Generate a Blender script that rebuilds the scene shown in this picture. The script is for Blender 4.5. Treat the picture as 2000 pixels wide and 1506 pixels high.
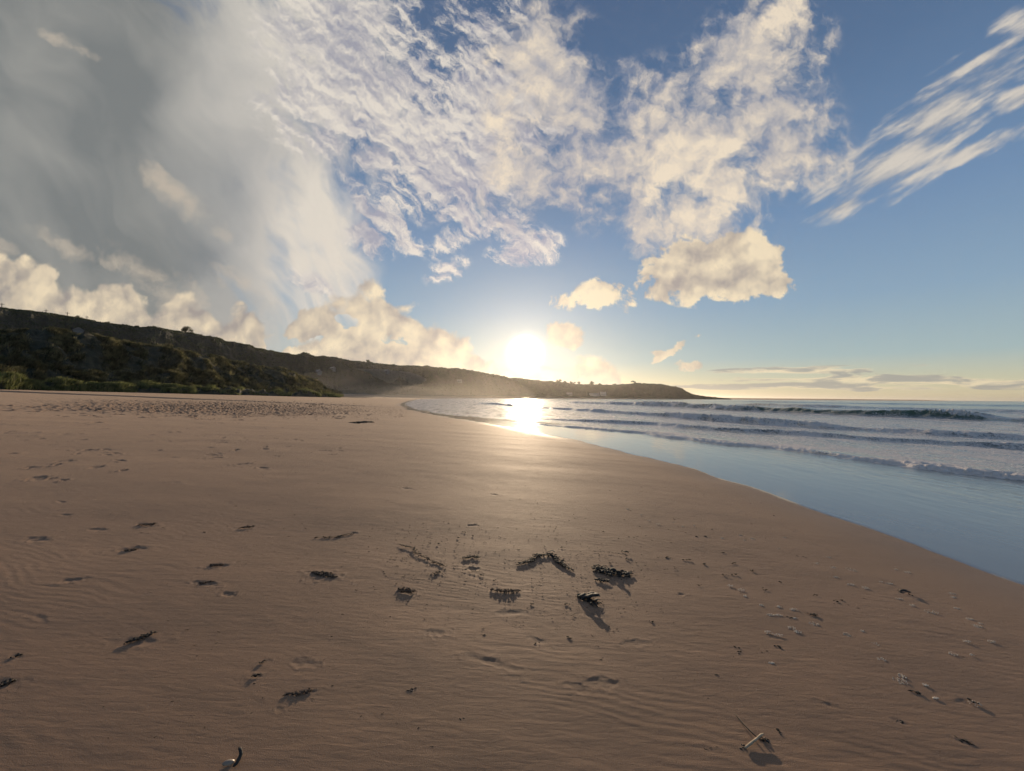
import bpy, bmesh, math, random
import numpy as np
from mathutils import Vector, Matrix, Euler

for o in list(bpy.data.objects): bpy.data.objects.remove(o)
S = bpy.context.scene
COL = S.collection
R = math.radians

# ------------------------------------------------------------------ camera
F = 810.0                                   # focal length in pixels of a 2000 px wide frame
CZ = 1.90                                   # eye height above the sea
cd = bpy.data.cameras.new('camera'); cam = bpy.data.objects.new('camera', cd); COL.objects.link(cam)
cd.sensor_fit = 'HORIZONTAL'; cd.sensor_width = 36; cd.lens = F / 2000 * 36
cd.clip_start = 0.05; cd.clip_end = 60000
CM = Matrix.Rotation(R(91.6), 4, 'X') @ Matrix.Rotation(R(0.46), 4, 'Z')
cam.matrix_world = Matrix.Translation((0, 0, CZ)) @ CM
S.camera = cam
CM3 = CM.to_3x3()

def ray(px, py):
    return (CM3 @ Vector(((px - 1000) / F, (753 - py) / F, -1))).normalized()
def uvdir(px, py):
    d = ray(px, py); return d.x / d.y, d.z / d.y
def at(px, Y, py=None):
    "world point on the ray of a pixel, Y metres ahead"
    d = ray(px, 776 if py is None else py); k = Y / d.y
    return Vector((d.x * k, Y, CZ + d.z * k))

# ------------------------------------------------------------------ node helper
class NT:
    def __init__(s, tree): s.t = tree; tree.nodes.clear()
    def n(s, typ, ins=None, **pr):
        nd = s.t.nodes.new(typ)
        for k, v in pr.items(): setattr(nd, k, v)
        for k, v in (ins or {}).items():
            sock = nd.inputs[k]
            if isinstance(v, bpy.types.NodeSocket): s.t.links.new(v, sock)
            else: sock.default_value = v
        return nd
    def m(s, op, a, b=0.0, c=0.0, clamp=False):
        nd = s.n('ShaderNodeMath', {0: a, 1: b, 2: c} if op in ('MULTIPLY_ADD', 'SMOOTH_MIN', 'SMOOTH_MAX', 'COMPARE') else {0: a, 1: b}, operation=op)
        nd.use_clamp = clamp; return nd.outputs[0]
    def ss(s, x, lo, hi, a=0.0, b=1.0):
        nd = s.n('ShaderNodeMapRange', {'Value': x, 'From Min': lo, 'From Max': hi, 'To Min': a, 'To Max': b}, interpolation_type='SMOOTHSTEP')
        return nd.outputs[0]
    def lin(s, x, lo, hi, a=0.0, b=1.0):
        return s.n('ShaderNodeMapRange', {'Value': x, 'From Min': lo, 'From Max': hi, 'To Min': a, 'To Max': b}).outputs[0]
    def mix(s, f, a, b, blend='MIX'):
        nd = s.n('ShaderNodeMix', data_type='RGBA', blend_type=blend)
        for i, v in ((0, f), (6, a), (7, b)):
            if isinstance(v, bpy.types.NodeSocket): s.t.links.new(v, nd.inputs[i])
            else: nd.inputs[i].default_value = v if i == 0 else (tuple(v) + (1,))[:4]
        return nd.outputs[2]
    def v(s, op, a, b=(0, 0, 0), sc=None):
        ins = {0: a, 1: b}
        if sc is not None: ins['Scale'] = sc
        nd = s.n('ShaderNodeVectorMath', ins, operation=op)
        return nd.outputs[1] if op in ('DOT_PRODUCT', 'LENGTH', 'DISTANCE') else nd.outputs[0]
    def xyz(s, x, y, z=0.0): return s.n('ShaderNodeCombineXYZ', {0: x, 1: y, 2: z}).outputs[0]
    def map(s, v, loc=(0, 0, 0), rot=0.0, sc=(1, 1, 1), typ='POINT'):
        return s.n('ShaderNodeMapping', {'Vector': v, 'Location': loc, 'Rotation': (0, 0, rot), 'Scale': sc}, vector_type=typ).outputs[0]
    def noise(s, v, sc, det=4, rough=0.55, dist=0.0, out=0, dim='2D'):
        return s.n('ShaderNodeTexNoise', {'Vector': v, 'Scale': sc, 'Detail': det, 'Roughness': rough, 'Distortion': dist}, noise_dimensions=dim).outputs[out]

def lin3(r, g, b):
    return tuple(((c / 255) / 12.92 if c / 255 <= 0.04045 else ((c / 255 + 0.055) / 1.055) ** 2.4) for c in (r, g, b))

# ------------------------------------------------------------------ sun and sky
SUN_DIR = ray(1027, 690)
SUN_EL = math.asin(SUN_DIR.z); SUN_AZ = math.atan2(SUN_DIR.x, SUN_DIR.y)
ld = bpy.data.lights.new('sun', 'SUN'); ld.energy = 4.6; ld.angle = R(0.5); ld.color = (1.0, 0.77, 0.52)
sun = bpy.data.objects.new('sun', ld); COL.objects.link(sun)
sun.rotation_euler = SUN_DIR.to_track_quat('Z', 'Y').to_euler()
S.view_settings.view_transform = 'Standard'; S.view_settings.look = 'None'
S.view_settings.exposure = 0.0; S.view_settings.gamma = 1.0; S.view_settings.use_curve_mapping = False

W = bpy.data.worlds.new('World'); S.world = W; W.use_nodes = True
S.cycles.use_adaptive_sampling = True; S.cycles.adaptive_threshold = 0.02; S.cycles.adaptive_min_samples = 8
S.cycles.max_bounces = 5; S.cycles.diffuse_bounces = 2; S.cycles.glossy_bounces = 3; S.cycles.volume_bounces = 0; S.cycles.use_denoising = True
W.cycles.sampling_method = 'MANUAL'; W.cycles.sample_map_resolution = 256
w = NT(W.node_tree)
tc = w.n('ShaderNodeTexCoord').outputs['Generated']
D = w.v('NORMALIZE', tc)
sp = w.n('ShaderNodeSeparateXYZ', {0: D}).outputs
yc = w.m('MAXIMUM', sp[1], 0.12)
U = w.m('DIVIDE', sp[0], yc); V = w.m('DIVIDE', sp[2], yc)
UV = w.xyz(U, V)                                             # sky directions spread on a tangent plane to the north
sky = w.n('ShaderNodeTexSky', sky_type='NISHITA', sun_disc=False, sun_elevation=SUN_EL, sun_rotation=SUN_AZ, air_density=1.0, dust_density=1.2, ozone_density=3.0)
base = w.v('SCALE', sky.outputs[0], sc=0.075)
cosang = w.v('DOT_PRODUCT', D, tuple(SUN_DIR))
ang = w.m('ARCCOSINE', w.m('MINIMUM', cosang, 0.999999))      # angle from the sun, radians
el = sp[2]
# clear air: deep blue overhead, paling and warming to the horizon
rampn = w.n('ShaderNodeValToRGB', {0: w.lin(el, 0.0, 0.7)})
cr = rampn.color_ramp
stops = [(0.0, lin3(222, 203, 160)), (0.05, lin3(208, 205, 175)), (0.12, lin3(170, 190, 192)), (0.28, lin3(143, 170, 193)), (0.5, lin3(117, 147, 182)), (0.8, lin3(91, 118, 153)), (1.0, lin3(82, 105, 139))]
cr.elements[0].position = 0; cr.elements[0].color = stops[0][1] + (1,)
cr.elements[1].position = 1; cr.elements[1].color = stops[-1][1] + (1,)
for p, c in stops[1:-1]:
    e = cr.elements.new(p); e.color = c + (1,)
base = w.mix(0.88, base, rampn.outputs[0])

def blobs(vec, lst, op='MAXIMUM'):
    "soft union of ellipses given in pixels of the photograph: cx, cy, rx, ry, rotation (deg, clockwise), gain"
    out = None
    for b in lst:
        cx, cy, rx, ry = b[:4]; rot = b[4] if len(b) > 4 else 0; g = b[5] if len(b) > 5 else 1
        u0, v0 = uvdir(cx, cy)
        mp = w.map(vec, (u0, v0, 0), -R(rot), (rx / F, ry / F, 1), 'TEXTURE')
        gr = w.n('ShaderNodeTexGradient', {0: mp}, gradient_type='SPHERICAL').outputs[1]
        if g != 1: gr = w.m('MULTIPLY', gr, g)
        out = gr if out is None else w.m(op, out, gr)
    return out

# clouds, each layer laid over the clear air
wn = w.noise(UV, 6.0, 6, 0.65, out=1)
warp = w.v('SCALE', w.v('SUBTRACT', wn, (0.5, 0.5, 0.5)), sc=0.085)
UVw = w.v('MULTIPLY', w.v('ADD', UV, warp), (1, 1, 0))
wn2 = w.noise(UV, 1.9, 3, 0.5, out=1)
UVs = w.v('MULTIPLY', w.v('ADD', UV, w.v('SCALE', w.v('SUBTRACT', wn2, (0.5, 0.5, 0.5)), sc=0.30)), (1, 1, 0))
lit = w.m('EXPONENT', w.m('MULTIPLY', ang, -1.6))             # clouds near the sun are brighter
cream = w.mix(lit, lin3(226, 213, 194), lin3(255, 234, 204))
white = w.mix(lit, lin3(204, 200, 192), lin3(255, 240, 224))
def dens(m, n, amp):                                          # a mask eaten into by noise, nothing outside it
    return w.m('ADD', m, w.m('MULTIPLY', w.m('MULTIPLY', w.m('SUBTRACT', n, 0.5), amp), w.ss(m, 0.0, 0.22)))

# --- 4 grey veil over the whole left
n_v = w.noise(w.map(UVs, rot=R(-48), sc=(1.2, 0.55, 1), typ='TEXTURE'), 3.2, 4, 0.5, 0.3)
n_v2 = w.noise(w.map(UVs, rot=R(-52), sc=(1.2, 0.42, 1), typ='TEXTURE'), 7.0, 5, 0.6)
m5 = blobs(UVs, [(-150, 100, 900, 620, 0, 1.6), (250, 330, 560, 460, 0, 1.3), (450, 480, 310, 240, 0, 1.1), (520, 120, 300, 360, 0, 1.1), (600, 540, 190, 130, 10, .7), (200, 500, 520, 260, 10, 1.3)])
a5 = w.ss(w.m('ADD', dens(m5, n_v, 1.2), w.m('MULTIPLY', w.m('SUBTRACT', n_v2, 0.5), w.ss(m5, 0, .2, 0, .7))), 0.0, 0.62)
uvs = w.n('ShaderNodeSeparateXYZ', {0: UVs}).outputs
ramp_u = w.ss(w.m('ADD', uvs[0], w.m('MULTIPLY', uvs[1], 0.10)), -0.86, -0.36)   # the veil thins and brightens towards the sun side
dk = blobs(UVs, [(480, 400, 150, 190, 15), (660, 320, 110, 80, 20, .8), (380, 540, 260, 90, 20, .6), (250, 200, 200, 200, 20, .5), (100, 420, 200, 90, 20, .4)], 'ADD')
lt = blobs(UVs, [(350, 400, 170, 80, 35, .5), (110, 320, 200, 60, 40, .45), (560, 590, 150, 80, 20, .5), (640, 480, 160, 120, 30, .5), (230, 60, 160, 60, 30, .3)], 'ADD')
b5 = w.m('ADD', ramp_u, w.m('MULTIPLY', w.m('SUBTRACT', n_v, 0.5), 0.55))
b5 = w.m('ADD', b5, w.m('MULTIPLY', w.m('SUBTRACT', n_v2, 0.5), w.lin(ramp_u, 0, 1, 0.10, 0.42)))
b5 = w.m('SUBTRACT', w.m('ADD', b5, w.m('MULTIPLY', lt, 0.30)), w.m('MULTIPLY', dk, 0.32))
c5 = w.mix(w.lin(b5, -0.10, 1.0), w.mix(ramp_u, lin3(124, 127, 126), lin3(134, 141, 152)), w.mix(lit, lin3(206, 203, 192), lin3(244, 228, 212)))
col = w.mix(w.m('MULTIPLY', a5, 0.97), base, c5)

# --- 1 high ripple cloud, middle
n_r = w.noise(w.map(UVw, rot=R(-40), sc=(1.15, 0.52, 1), typ='TEXTURE'), 16, 7, 0.66, 0.0)
n_r2 = w.noise(w.map(UV, rot=R(-40), sc=(1.2, 0.6, 1), typ='TEXTURE'), 5, 3, 0.5)
m2 = blobs(UVw, [(660, 60, 200, 150), (690, 170, 230, 200), (840, 270, 220, 190), (890, 340, 170, 110), (960, 210, 190, 190), (950, 60, 150, 130, 0, .45),
    (750, 430, 90, 36, 35), (805, 475, 55, 26, 20), (720, 468, 70, 40, 20, .8), (915, 425, 100, 34, 10),
    (1020, 485, 90, 44, -8, .85), (1005, 440, 60, 60, 0, .6), (870, 475, 70, 30, -30, .45), (875, 525, 60, 34, -20, .5), (610, 560, 90, 25, 25, .7)])
d2 = dens(m2, n_r, 2.2)
a2 = w.ss(d2, 0.0, 0.62)
n_ro = w.noise(w.v('ADD', w.map(UVw, rot=R(-40), sc=(1.15, 0.52, 1), typ='TEXTURE'), (0.008, -0.022, 0)), 16, 7, 0.66)
c2 = w.mix(w.lin(w.m('ADD', w.m('MULTIPLY', w.m('SUBTRACT', n_r, n_ro), 2.3), w.m('MULTIPLY', w.m('SUBTRACT', n_r2, 0.5), 1.6)), -0.45, 0.45), w.mix(lit, lin3(140, 144, 154), lin3(192, 186, 200)), white)
col = w.mix(w.m('MULTIPLY', a2, 0.93), col, c2)

# --- 2 ragged cream masses right of the middle
n_c = w.noise(UVw, 7.5, 8, 0.60)
n_c2 = w.noise(w.v('ADD', UVw, (0.010, -0.030, 0)), 7.5, 8, 0.60)
n_cb = w.noise(UVw, 3.4, 3, 0.5)
m3 = blobs(UVw, [(1070, 120, 150, 140), (1110, 220, 190, 190), (1150, 330, 200, 150), (1030, 350, 110, 130), (1290, 240, 120, 160), (1340, 290, 180, 190), (1480, 100, 160, 120), (1540, 60, 120, 100), (1420, 160, 150, 130),
    (1480, 240, 200, 180), (1530, 290, 160, 160), (1410, 360, 170, 150), (1350, 430, 120, 120), (1390, 460, 90, 70), (1260, 450, 60, 90, 0, .55)])
d3 = w.m('ADD', dens(m3, n_c, 3.0), w.m('MULTIPLY', w.m('SUBTRACT', w.noise(UVw, 26, 5, 0.65), 0.5), w.ss(m3, 0, .2, 0, .8)))
a3 = w.ss(d3, -0.05, 0.88)
sh3 = w.m('ADD', w.m('MULTIPLY', w.m('SUBTRACT', n_c, n_c2), 4.0), w.m('MULTIPLY', w.m('SUBTRACT', n_cb, 0.5), 2.6))
sh3 = w.m('ADD', sh3, w.m('MULTIPLY', d3, 0.45))
c3 = w.mix(w.lin(sh3, -0.65, 1.25), w.mix(lit, lin3(128, 138, 156), lin3(172, 172, 188)), cream)
col = w.mix(w.m('MULTIPLY', a3, 0.95), col, c3)

# --- 3 streaked fan of cirrus at the right
n_s = w.noise(w.map(UV, rot=R(31), sc=(1.6, 0.30, 1), typ='TEXTURE'), 7.5, 7, 0.58)
UVc = w.v('ADD', UV, w.v('MULTIPLY', warp, (0.6, 0.3, 0)))
m4 = blobs(UVc, [(1650, 398, 110, 24, -22), (1750, 320, 240, 80, -30), (1830, 230, 200, 90, -35), (1930, 150, 180, 80, -35, .8), (1880, 300, 200, 28, -22, .9), (1990, 60, 90, 60, -20, .6), (2000, 190, 90, 40, -20), (1700, 290, 60, 30, -35, .4)])
a4 = w.ss(dens(m4, n_s, 2.4), 0.06, 0.95)
col = w.mix(w.m('MULTIPLY', a4, 0.88), col, w.mix(w.ss(n_s, 0.3, 0.7), lin3(160, 162, 168), lin3(218, 208, 194)))

# --- 5 soft scraps in front of the veil
m6 = blobs(UVw, [(330, 372, 120, 34, 35), (390, 412, 100, 38, 38), (110, 470, 90, 26, 28), (140, 85, 80, 22, 30, .7), (290, 530, 140, 40, 30), (330, 575, 120, 40, 35), (250, 510, 70, 30, 0), (470, 560, 90, 28, 25, .7), (10, 480, 40, 20, 30, .8)])
a6 = w.ss(dens(m6, n_c, 3.0), 0.0, 1.1, 0, 0.62)
col = w.mix(a6, col, w.mix(lit, lin3(190, 180, 166), lin3(235, 210, 180)))

# --- 6 heaped cumulus: low bank over the hills and the separate puffs
n_p = w.noise(UV, 12.0, 8, 0.60, 0.2)
UVp0 = w.v('ADD', UV, w.v('SCALE', warp, sc=0.4))
n_q = w.noise(UVp0, 6.5, 5, 0.55)
n_q2 = w.noise(w.v('ADD', UVp0, (0.014, -0.026, 0)), 6.5, 5, 0.55)
UVp = w.v('MULTIPLY', w.v('ADD', UV, w.v('SCALE', warp, sc=0.55)), (1, 1, 0))
vor = w.n('ShaderNodeTexVoronoi', {'Vector': UVp, 'Scale': 10.0, 'Smoothness': 0.55, 'Detail': 1.5, 'Roughness': 0.45}, feature='SMOOTH_F1', voronoi_dimensions='2D').outputs[0]
vor2 = w.n('ShaderNodeTexVoronoi', {'Vector': w.v('ADD', UVp, (0.010, -0.012, 0)), 'Scale': 10.0, 'Smoothness': 0.55, 'Detail': 1.5, 'Roughness': 0.45}, feature='SMOOTH_F1', voronoi_dimensions='2D').outputs[0]
prof = [(-300, 450), (0, 474), (50, 498), (120, 514), (165, 546), (220, 534), (280, 560), (312, 584), (350, 572), (430, 586), (480, 598), (515, 620), (548, 650), (562, 620), (580, 590), (620, 568), (665, 582), (700, 548), (745, 546), (790, 582), (850, 612), (895, 634), (930, 654), (960, 692), (1010, 706), (1060, 712), (1110, 700), (1170, 696), (1215, 716), (1245, 760), (1400, 790)]
pu = [(uvdir(a, b)) for a, b in prof]
fcn = w.t.nodes.new('ShaderNodeFloatCurve'); cv = fcn.mapping.curves[0]
U0, U1, V1 = pu[0][0], pu[-1][0], 0.45
cv.points[0].location = (0, pu[0][1] / V1); cv.points[1].location = (1, 0)
for a, b in pu[1:-1]:
    cv.points.new((a - U0) / (U1 - U0), min(max(b / V1, 0), 1))
fcn.mapping.update()
uvp = w.n('ShaderNodeSeparateXYZ', {0: w.v('ADD', UV, w.v('SCALE', warp, sc=0.5))}).outputs
w.t.links.new(w.lin(uvp[0], U0, U1), fcn.inputs['Value'])
bank = w.m('MULTIPLY', w.m('SUBTRACT', w.m('MULTIPLY', fcn.outputs[0], V1), uvp[1]), 13.0)
bank = w.m('MINIMUM', w.m('MAXIMUM', w.m('ADD', bank, 0.16), 0.0), 1.7)
bank = w.m('MULTIPLY', bank, w.ss(uvp[0], uvdir(1290, 700)[0], uvdir(1225, 700)[0]))
m7 = blobs(UVp, [(1385, 524, 150, 88, 0, 1.9), (1310, 540, 80, 60, 0, 1.3), (1460, 515, 84, 84, 0, 1.3), (1535, 552, 44, 34, 0, .8), (1175, 588, 80, 54, 0, 1.1), (1110, 592, 66, 30, 0, 1.0), (1215, 606, 56, 36, 0, .9), (1095, 650, 66, 38, 0, 1.0),
    (1350, 711, 50, 15), (1320, 682, 66, 11, -28, 1.1), (1290, 690, 24, 8, 0, .6)])
d7a = w.m('ADD', dens(m7, n_p, 3.0), w.m('MULTIPLY', w.m('SUBTRACT', 0.30, vor), w.ss(m7, 0, 0.2, 0, 0.5)))
d7b = w.m('ADD', dens(bank, n_p, 1.15), w.m('MULTIPLY', w.m('SUBTRACT', 0.30, vor), w.ss(bank, 0, 0.2, 0, 0.95)))
hol = blobs(UVp, [(590, 672, 80, 26, 0), (780, 668, 90, 20, 14), (690, 640, 50, 22, 30, .7), (480, 700, 70, 16, 10, .6)])
d7b = w.m('SUBTRACT', d7b, w.m('MULTIPLY', w.ss(w.m('ADD', hol, w.m('MULTIPLY', w.m('SUBTRACT', n_p, .5), w.ss(hol, 0, .2, 0, 3.0))), 0.05, 0.8), 1.3))
d7 = w.m('MAXIMUM', d7a, d7b)
a7 = w.ss(d7, 0.05, 0.36)
s7 = w.m('ADD', w.m('MULTIPLY', w.m('ADD', w.m('SUBTRACT', n_q, n_q2), w.m('MULTIPLY', w.m('SUBTRACT', n_p, 0.5), 0.22)), 5.5), w.m('MULTIPLY', w.m('SUBTRACT', vor2, vor), 2.2))
s7 = w.m('ADD', s7, w.m('MULTIPLY', w.m('SUBTRACT', n_cb, 0.5), 0.8))
s7 = w.m('ADD', s7, w.m('MULTIPLY', w.m('MINIMUM', d7, 0.8), 0.30))
s7 = w.m('ADD', s7, w.ss(w.m('SUBTRACT', m7, bank), 0.0, 0.2, 0, 0.38))
c7 = w.mix(w.lin(s7, -0.80, 1.15), w.mix(lit, lin3(146, 142, 138), lin3(190, 174, 166)), w.mix(lit, lin3(228, 210, 180), lin3(255, 236, 202)))
col = w.mix(w.m('MULTIPLY', a7, 0.96), col, c7)

# --- 7 thin bars low over the sea
n_h = w.noise(w.map(UV, sc=(1, 9, 1)), 5, 5, 0.6, 0.3)
m8 = blobs(UV, [(1560, 724, 230, 12, -2), (1700, 742, 420, 14), (1900, 748, 300, 16), (1650, 757, 400, 10, 0, .8), (1850, 715, 120, 7, 0, .5)])
a8 = w.ss(dens(m8, n_h, 3.2), 0.15, 0.6, 0, 0.8)
col = w.mix(a8, col, w.mix(w.ss(n_h, 0.42, 0.62), lin3(240, 222, 186), lin3(158, 156, 152)))

# aureole: air glowing round the sun and the blinding disc itself
g1 = w.m('POWER', w.m('MULTIPLY', w.m('DIVIDE', 0.018, w.m('MAXIMUM', ang, 0.012)), 1.0), 2.2)
au = w.m('MINIMUM', g1, 1.0)
col = w.mix(1.0, col, w.v("SCALE", (1.0, 0.80, 0.55), sc=w.m("MULTIPLY", w.m("EXPONENT", w.m("MULTIPLY", ang, -12.5)), 0.50)), "ADD")
col = w.mix(1.0, col, w.v('SCALE', (1.0, 0.88, 0.70), sc=w.m('MULTIPLY', 20.0, w.m('EXPONENT', w.m('MULTIPLY', w.m('POWER', w.m('DIVIDE', ang, 0.022), 2.0), -1.0)))), 'ADD')
bg = w.n('ShaderNodeBackground', {'Color': col, 'Strength': 1.0})
w.n('ShaderNodeOutputWorld', {0: bg.outputs[0]})
# ------------------------------------------------------------------ numpy noise
def _hash(ix, iy, seed):
    h = (ix.astype(np.int64) * 374761393 + iy.astype(np.int64) * 668265263 + seed * 974634541) & 0xFFFFFFFF
    h = ((h ^ (h >> 13)) * 1274126177) & 0xFFFFFFFF
    return ((h ^ (h >> 16)) & 0xFFFFFF) / float(0xFFFFFF)
def vnoise(x, y, seed=0):
    ix = np.floor(x); iy = np.floor(y); fx = x - ix; fy = y - iy
    fx = fx * fx * fx * (fx * (fx * 6 - 15) + 10); fy = fy * fy * fy * (fy * (fy * 6 - 15) + 10)
    a = _hash(ix, iy, seed); b = _hash(ix + 1, iy, seed); c = _hash(ix, iy + 1, seed); d = _hash(ix + 1, iy + 1, seed)
    return (a + (b - a) * fx) * (1 - fy) + (c + (d - c) * fx) * fy - 0.5
def fbm(x, y, seed=0, octv=4, gain=0.5):
    s = 0; a = 1
    for i in range(octv):
        s = s + a * vnoise(x, y, seed + i * 17); a *= gain; x, y = x * 2.03 + y * 0.31, y * 2.03 - x * 0.1
    return s
def sstep(x, a, b):
    t = np.clip((x - a) / (b - a), 0, 1); return t * t * (3 - 2 * t)

# ------------------------------------------------------------------ mesh and tag helpers
def mesh_obj(name, verts, faces, mat=None, parent=None, smooth=True, attrs=None):
    me = bpy.data.meshes.new(name)
    verts = np.asarray(verts, dtype=np.float32).reshape(-1, 3)
    if isinstance(faces, np.ndarray):
        k = faces.shape[1]
        me.vertices.add(len(verts)); me.vertices.foreach_set('co', verts.ravel())
        me.loops.add(faces.size); me.loops.foreach_set('vertex_index', faces.astype(np.int32).ravel())
        me.polygons.add(len(faces)); me.polygons.foreach_set('loop_start', np.arange(0, faces.size, k, dtype=np.int32))
        me.update(calc_edges=True)
    else:
        me.from_pydata([tuple(v) for v in verts], [], faces)
    if smooth: me.polygons.foreach_set('use_smooth', np.ones(len(me.polygons), dtype=bool))
    for k, v in (attrs or {}).items():
        at_ = me.attributes.new(k, 'FLOAT', 'POINT'); at_.data.foreach_set('value', np.asarray(v, dtype=np.float32).ravel())
    if mat:
        for m_ in (mat if isinstance(mat, (list, tuple)) else [mat]): me.materials.append(m_)
    o = bpy.data.objects.new(name, me); COL.objects.link(o)
    if parent: o.parent = parent
    return o
def grid_faces(nr, nc, closed=False):
    i = np.arange(nr - 1)[:, None]; j = np.arange(nc if closed else nc - 1)[None, :]; j2 = (j + 1) % nc
    return np.stack([i * nc + j, i * nc + j2, (i + 1) * nc + j2, (i + 1) * nc + j], -1).reshape(-1, 4)
def tag(o, label=None, cat=None, group=None, kind=None):
    if label: o['label'] = label
    if cat: o['category'] = cat
    if group: o['group'] = group
    if kind: o['kind'] = kind
    return o
def empty(name, loc, rz=0.0):
    o = bpy.data.objects.new(name, None); o.empty_display_size = 0.3; COL.objects.link(o)
    o.location = loc; o.rotation_euler = (0, 0, rz); return o
def mat(name):
    m_ = bpy.data.materials.new(name); m_.use_nodes = True
    return m_, NT(m_.node_tree)
def finish(nt, col, rough=0.8, bump=None, bstr=1.0, bdist=0.02, **kw):
    ins = {'Base Color': col if isinstance(col, bpy.types.NodeSocket) else tuple(col) + (1,), 'Roughness': rough}
    ins.update({k.replace('_', ' '): v for k, v in kw.items()})
    p = nt.n('ShaderNodeBsdfPrincipled', ins)
    if bump is not None:
        b = nt.n('ShaderNodeBump', {'Strength': bstr, 'Distance': bdist, 'Height': bump})
        nt.t.links.new(b.outputs[0], p.inputs['Normal'])
    nt.n('ShaderNodeOutputMaterial', {0: p.outputs[0]})
    return p
def simple_mat(name, c, rough=0.8, var=0.25, sc=8.0, bdist=0.01):
    m_, t = mat(name)
    P = t.n('ShaderNodeTexCoord').outputs['Object']
    n = t.noise(P, sc, 4, 0.6, dim='3D')
    cc = t.mix(t.ss(n, 0.3, 0.7), [x * (1 - var) for x in c], [x * (1 + var) for x in c])
    finish(t, cc, rough, n, 0.6, bdist)
    return m_

# ------------------------------------------------------------------ the lie of the beach
shore_px = [(2000, 1138), (1900, 1106), (1800, 1067), (1700, 1030), (1600, 997), (1500, 962), (1400, 930), (1310, 904), (1200, 877), (1130, 861), (1040, 843), (960, 828), (850, 811), (800, 800), (780, 790.5)]
sh = []
for px, py in shore_px:
    d = ray(px, py); k = -CZ / d.z; sh.append((d.y * k, d.x * k))
sh = [(-60, 8.0), (-10, 6.4), (0, 5.9)] + sh + [(135, -35), (260, -60), (420, -66), (560, -50), (640, -10), (720, 60), (800, 130), (900, 220), (1050, 420), (1250, 700), (3000, 4000)]
shY = np.array([a for a, b in sh]); shX = np.array([b for a, b in sh])
_yy = np.concatenate([np.arange(-60, 60, 0.25), np.arange(60, 3000, 4.0)])
_xx = np.interp(_yy, shY, shX)
for it in range(3):                                            # round the corners of the polyline
    _xx[1:-1] = 0.25 * _xx[:-2] + 0.5 * _xx[1:-1] + 0.25 * _xx[2:]
_th = np.cos(np.arctan(np.gradient(_xx, _yy)))
def shore_d(x, y):
    "distance inland of the waterline (negative in the sea)"
    wob = 0.17 * fbm(y * 0.7, y * 0 + 3.3, 5, 5, 0.6) * np.clip(y / 12, 0.15, 4.0)
    return (np.interp(y, _yy, _xx) + wob - x) * np.interp(y, _yy, _th)
def beach_z(x, y, d=None):
    d = shore_d(x, y) if d is None else d
    dp = np.maximum(d, 0)
    z = 0.034 * np.minimum(dp, 140) + 0.22 * (1 - np.exp(-dp / 4.5))
    z = z + 0.02 * np.maximum(dp - 140, 0) * 0.2
    return np.where(d < 0, np.maximum(d * 0.06, -4.0), z)
_XL = _xx.tolist(); _TL = _th.tolist()
def shore_s(x, y):
    k = (y + 60) / 0.25 if y < 59.75 else 480 + (y - 60) / 4.0
    k = min(max(k, 0), len(_XL) - 2); i = int(k); f = k - i
    return (_XL[i] * (1 - f) + _XL[i + 1] * f - x) * (_TL[i] * (1 - f) + _TL[i + 1] * f)
def beach_s(x, y):
    d = shore_s(x, y)
    if d < 0: return max(d * 0.06, -4.0)
    return 0.034 * min(d, 140) + 0.22 * (1 - math.exp(-d / 4.5)) + 0.004 * max(d - 140, 0)
def ground(px, py, lift=0.0):
    "point of the beach seen at a pixel of the photograph"
    d = ray(px, py); lo, hi = 0.5, 400.0; k = lo
    while k < hi:
        p = d * k
        if CZ + p.z < beach_s(p.x, p.y) + lift: break
        k *= 1.02
    a, b = k / 1.02, k
    for _ in range(14):
        c = (a + b) / 2; p = d * c
        if CZ + p.z < beach_s(p.x, p.y) + lift: b = c
        else: a = c
    p = d * b
    return Vector((p.x, p.y, CZ + p.z))

# polar sand sheet, finest near where one stands
az_f = np.linspace(-58, 56, 1050)
az = np.radians(np.concatenate([az_f, np.linspace(56, 302, 62)[1:-1]]))
rr = np.concatenate([np.geomspace(0.05, 1.3, 12)[:-1], np.geomspace(1.3, 8, 470)[:-1], np.geomspace(8, 160, 470)[:-1], np.geomspace(160, 3000, 60), [6000, 18000]])
A_, R_ = np.meshgrid(az, rr)
GX = R_ * np.sin(A_); GY = R_ * np.cos(A_)
GD = shore_d(GX, GY)
GZ = beach_z(GX, GY, GD)
GZ = np.where(R_ > 3000, -4.0, GZ)
dry = sstep(GD, 0.3, 2.5)
# broad undulation, stronger high on the beach
GZ += dry * (0.035 * fbm(GX / 7, GY / 5, 11, 3) * sstep(GD, 3, 14) + 0.012 * fbm(GX / 1.6, GY / 1.1, 21, 3))
near = np.clip(1 - R_ / 60, 0, 1)
# wind and water ripples, in patches
pat = sstep(fbm(GX / 1.1, GY / 0.9, 31, 3), -0.12, 0.35)
ph = GY * 1.0 + GX * 0.22 + 0.25 * fbm(GX / 0.9, GY / 0.5, 41, 3)
GZ += dry * near * pat * 0.0006 * np.sin(ph * 2 * np.pi / 0.075 + 3 * fbm(GX / 0.25, GY / 0.12, 43, 2))
GZ += dry * near * 0.0010 * fbm(GX / 0.16, GY / 0.05, 51, 4, 0.62)
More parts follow.
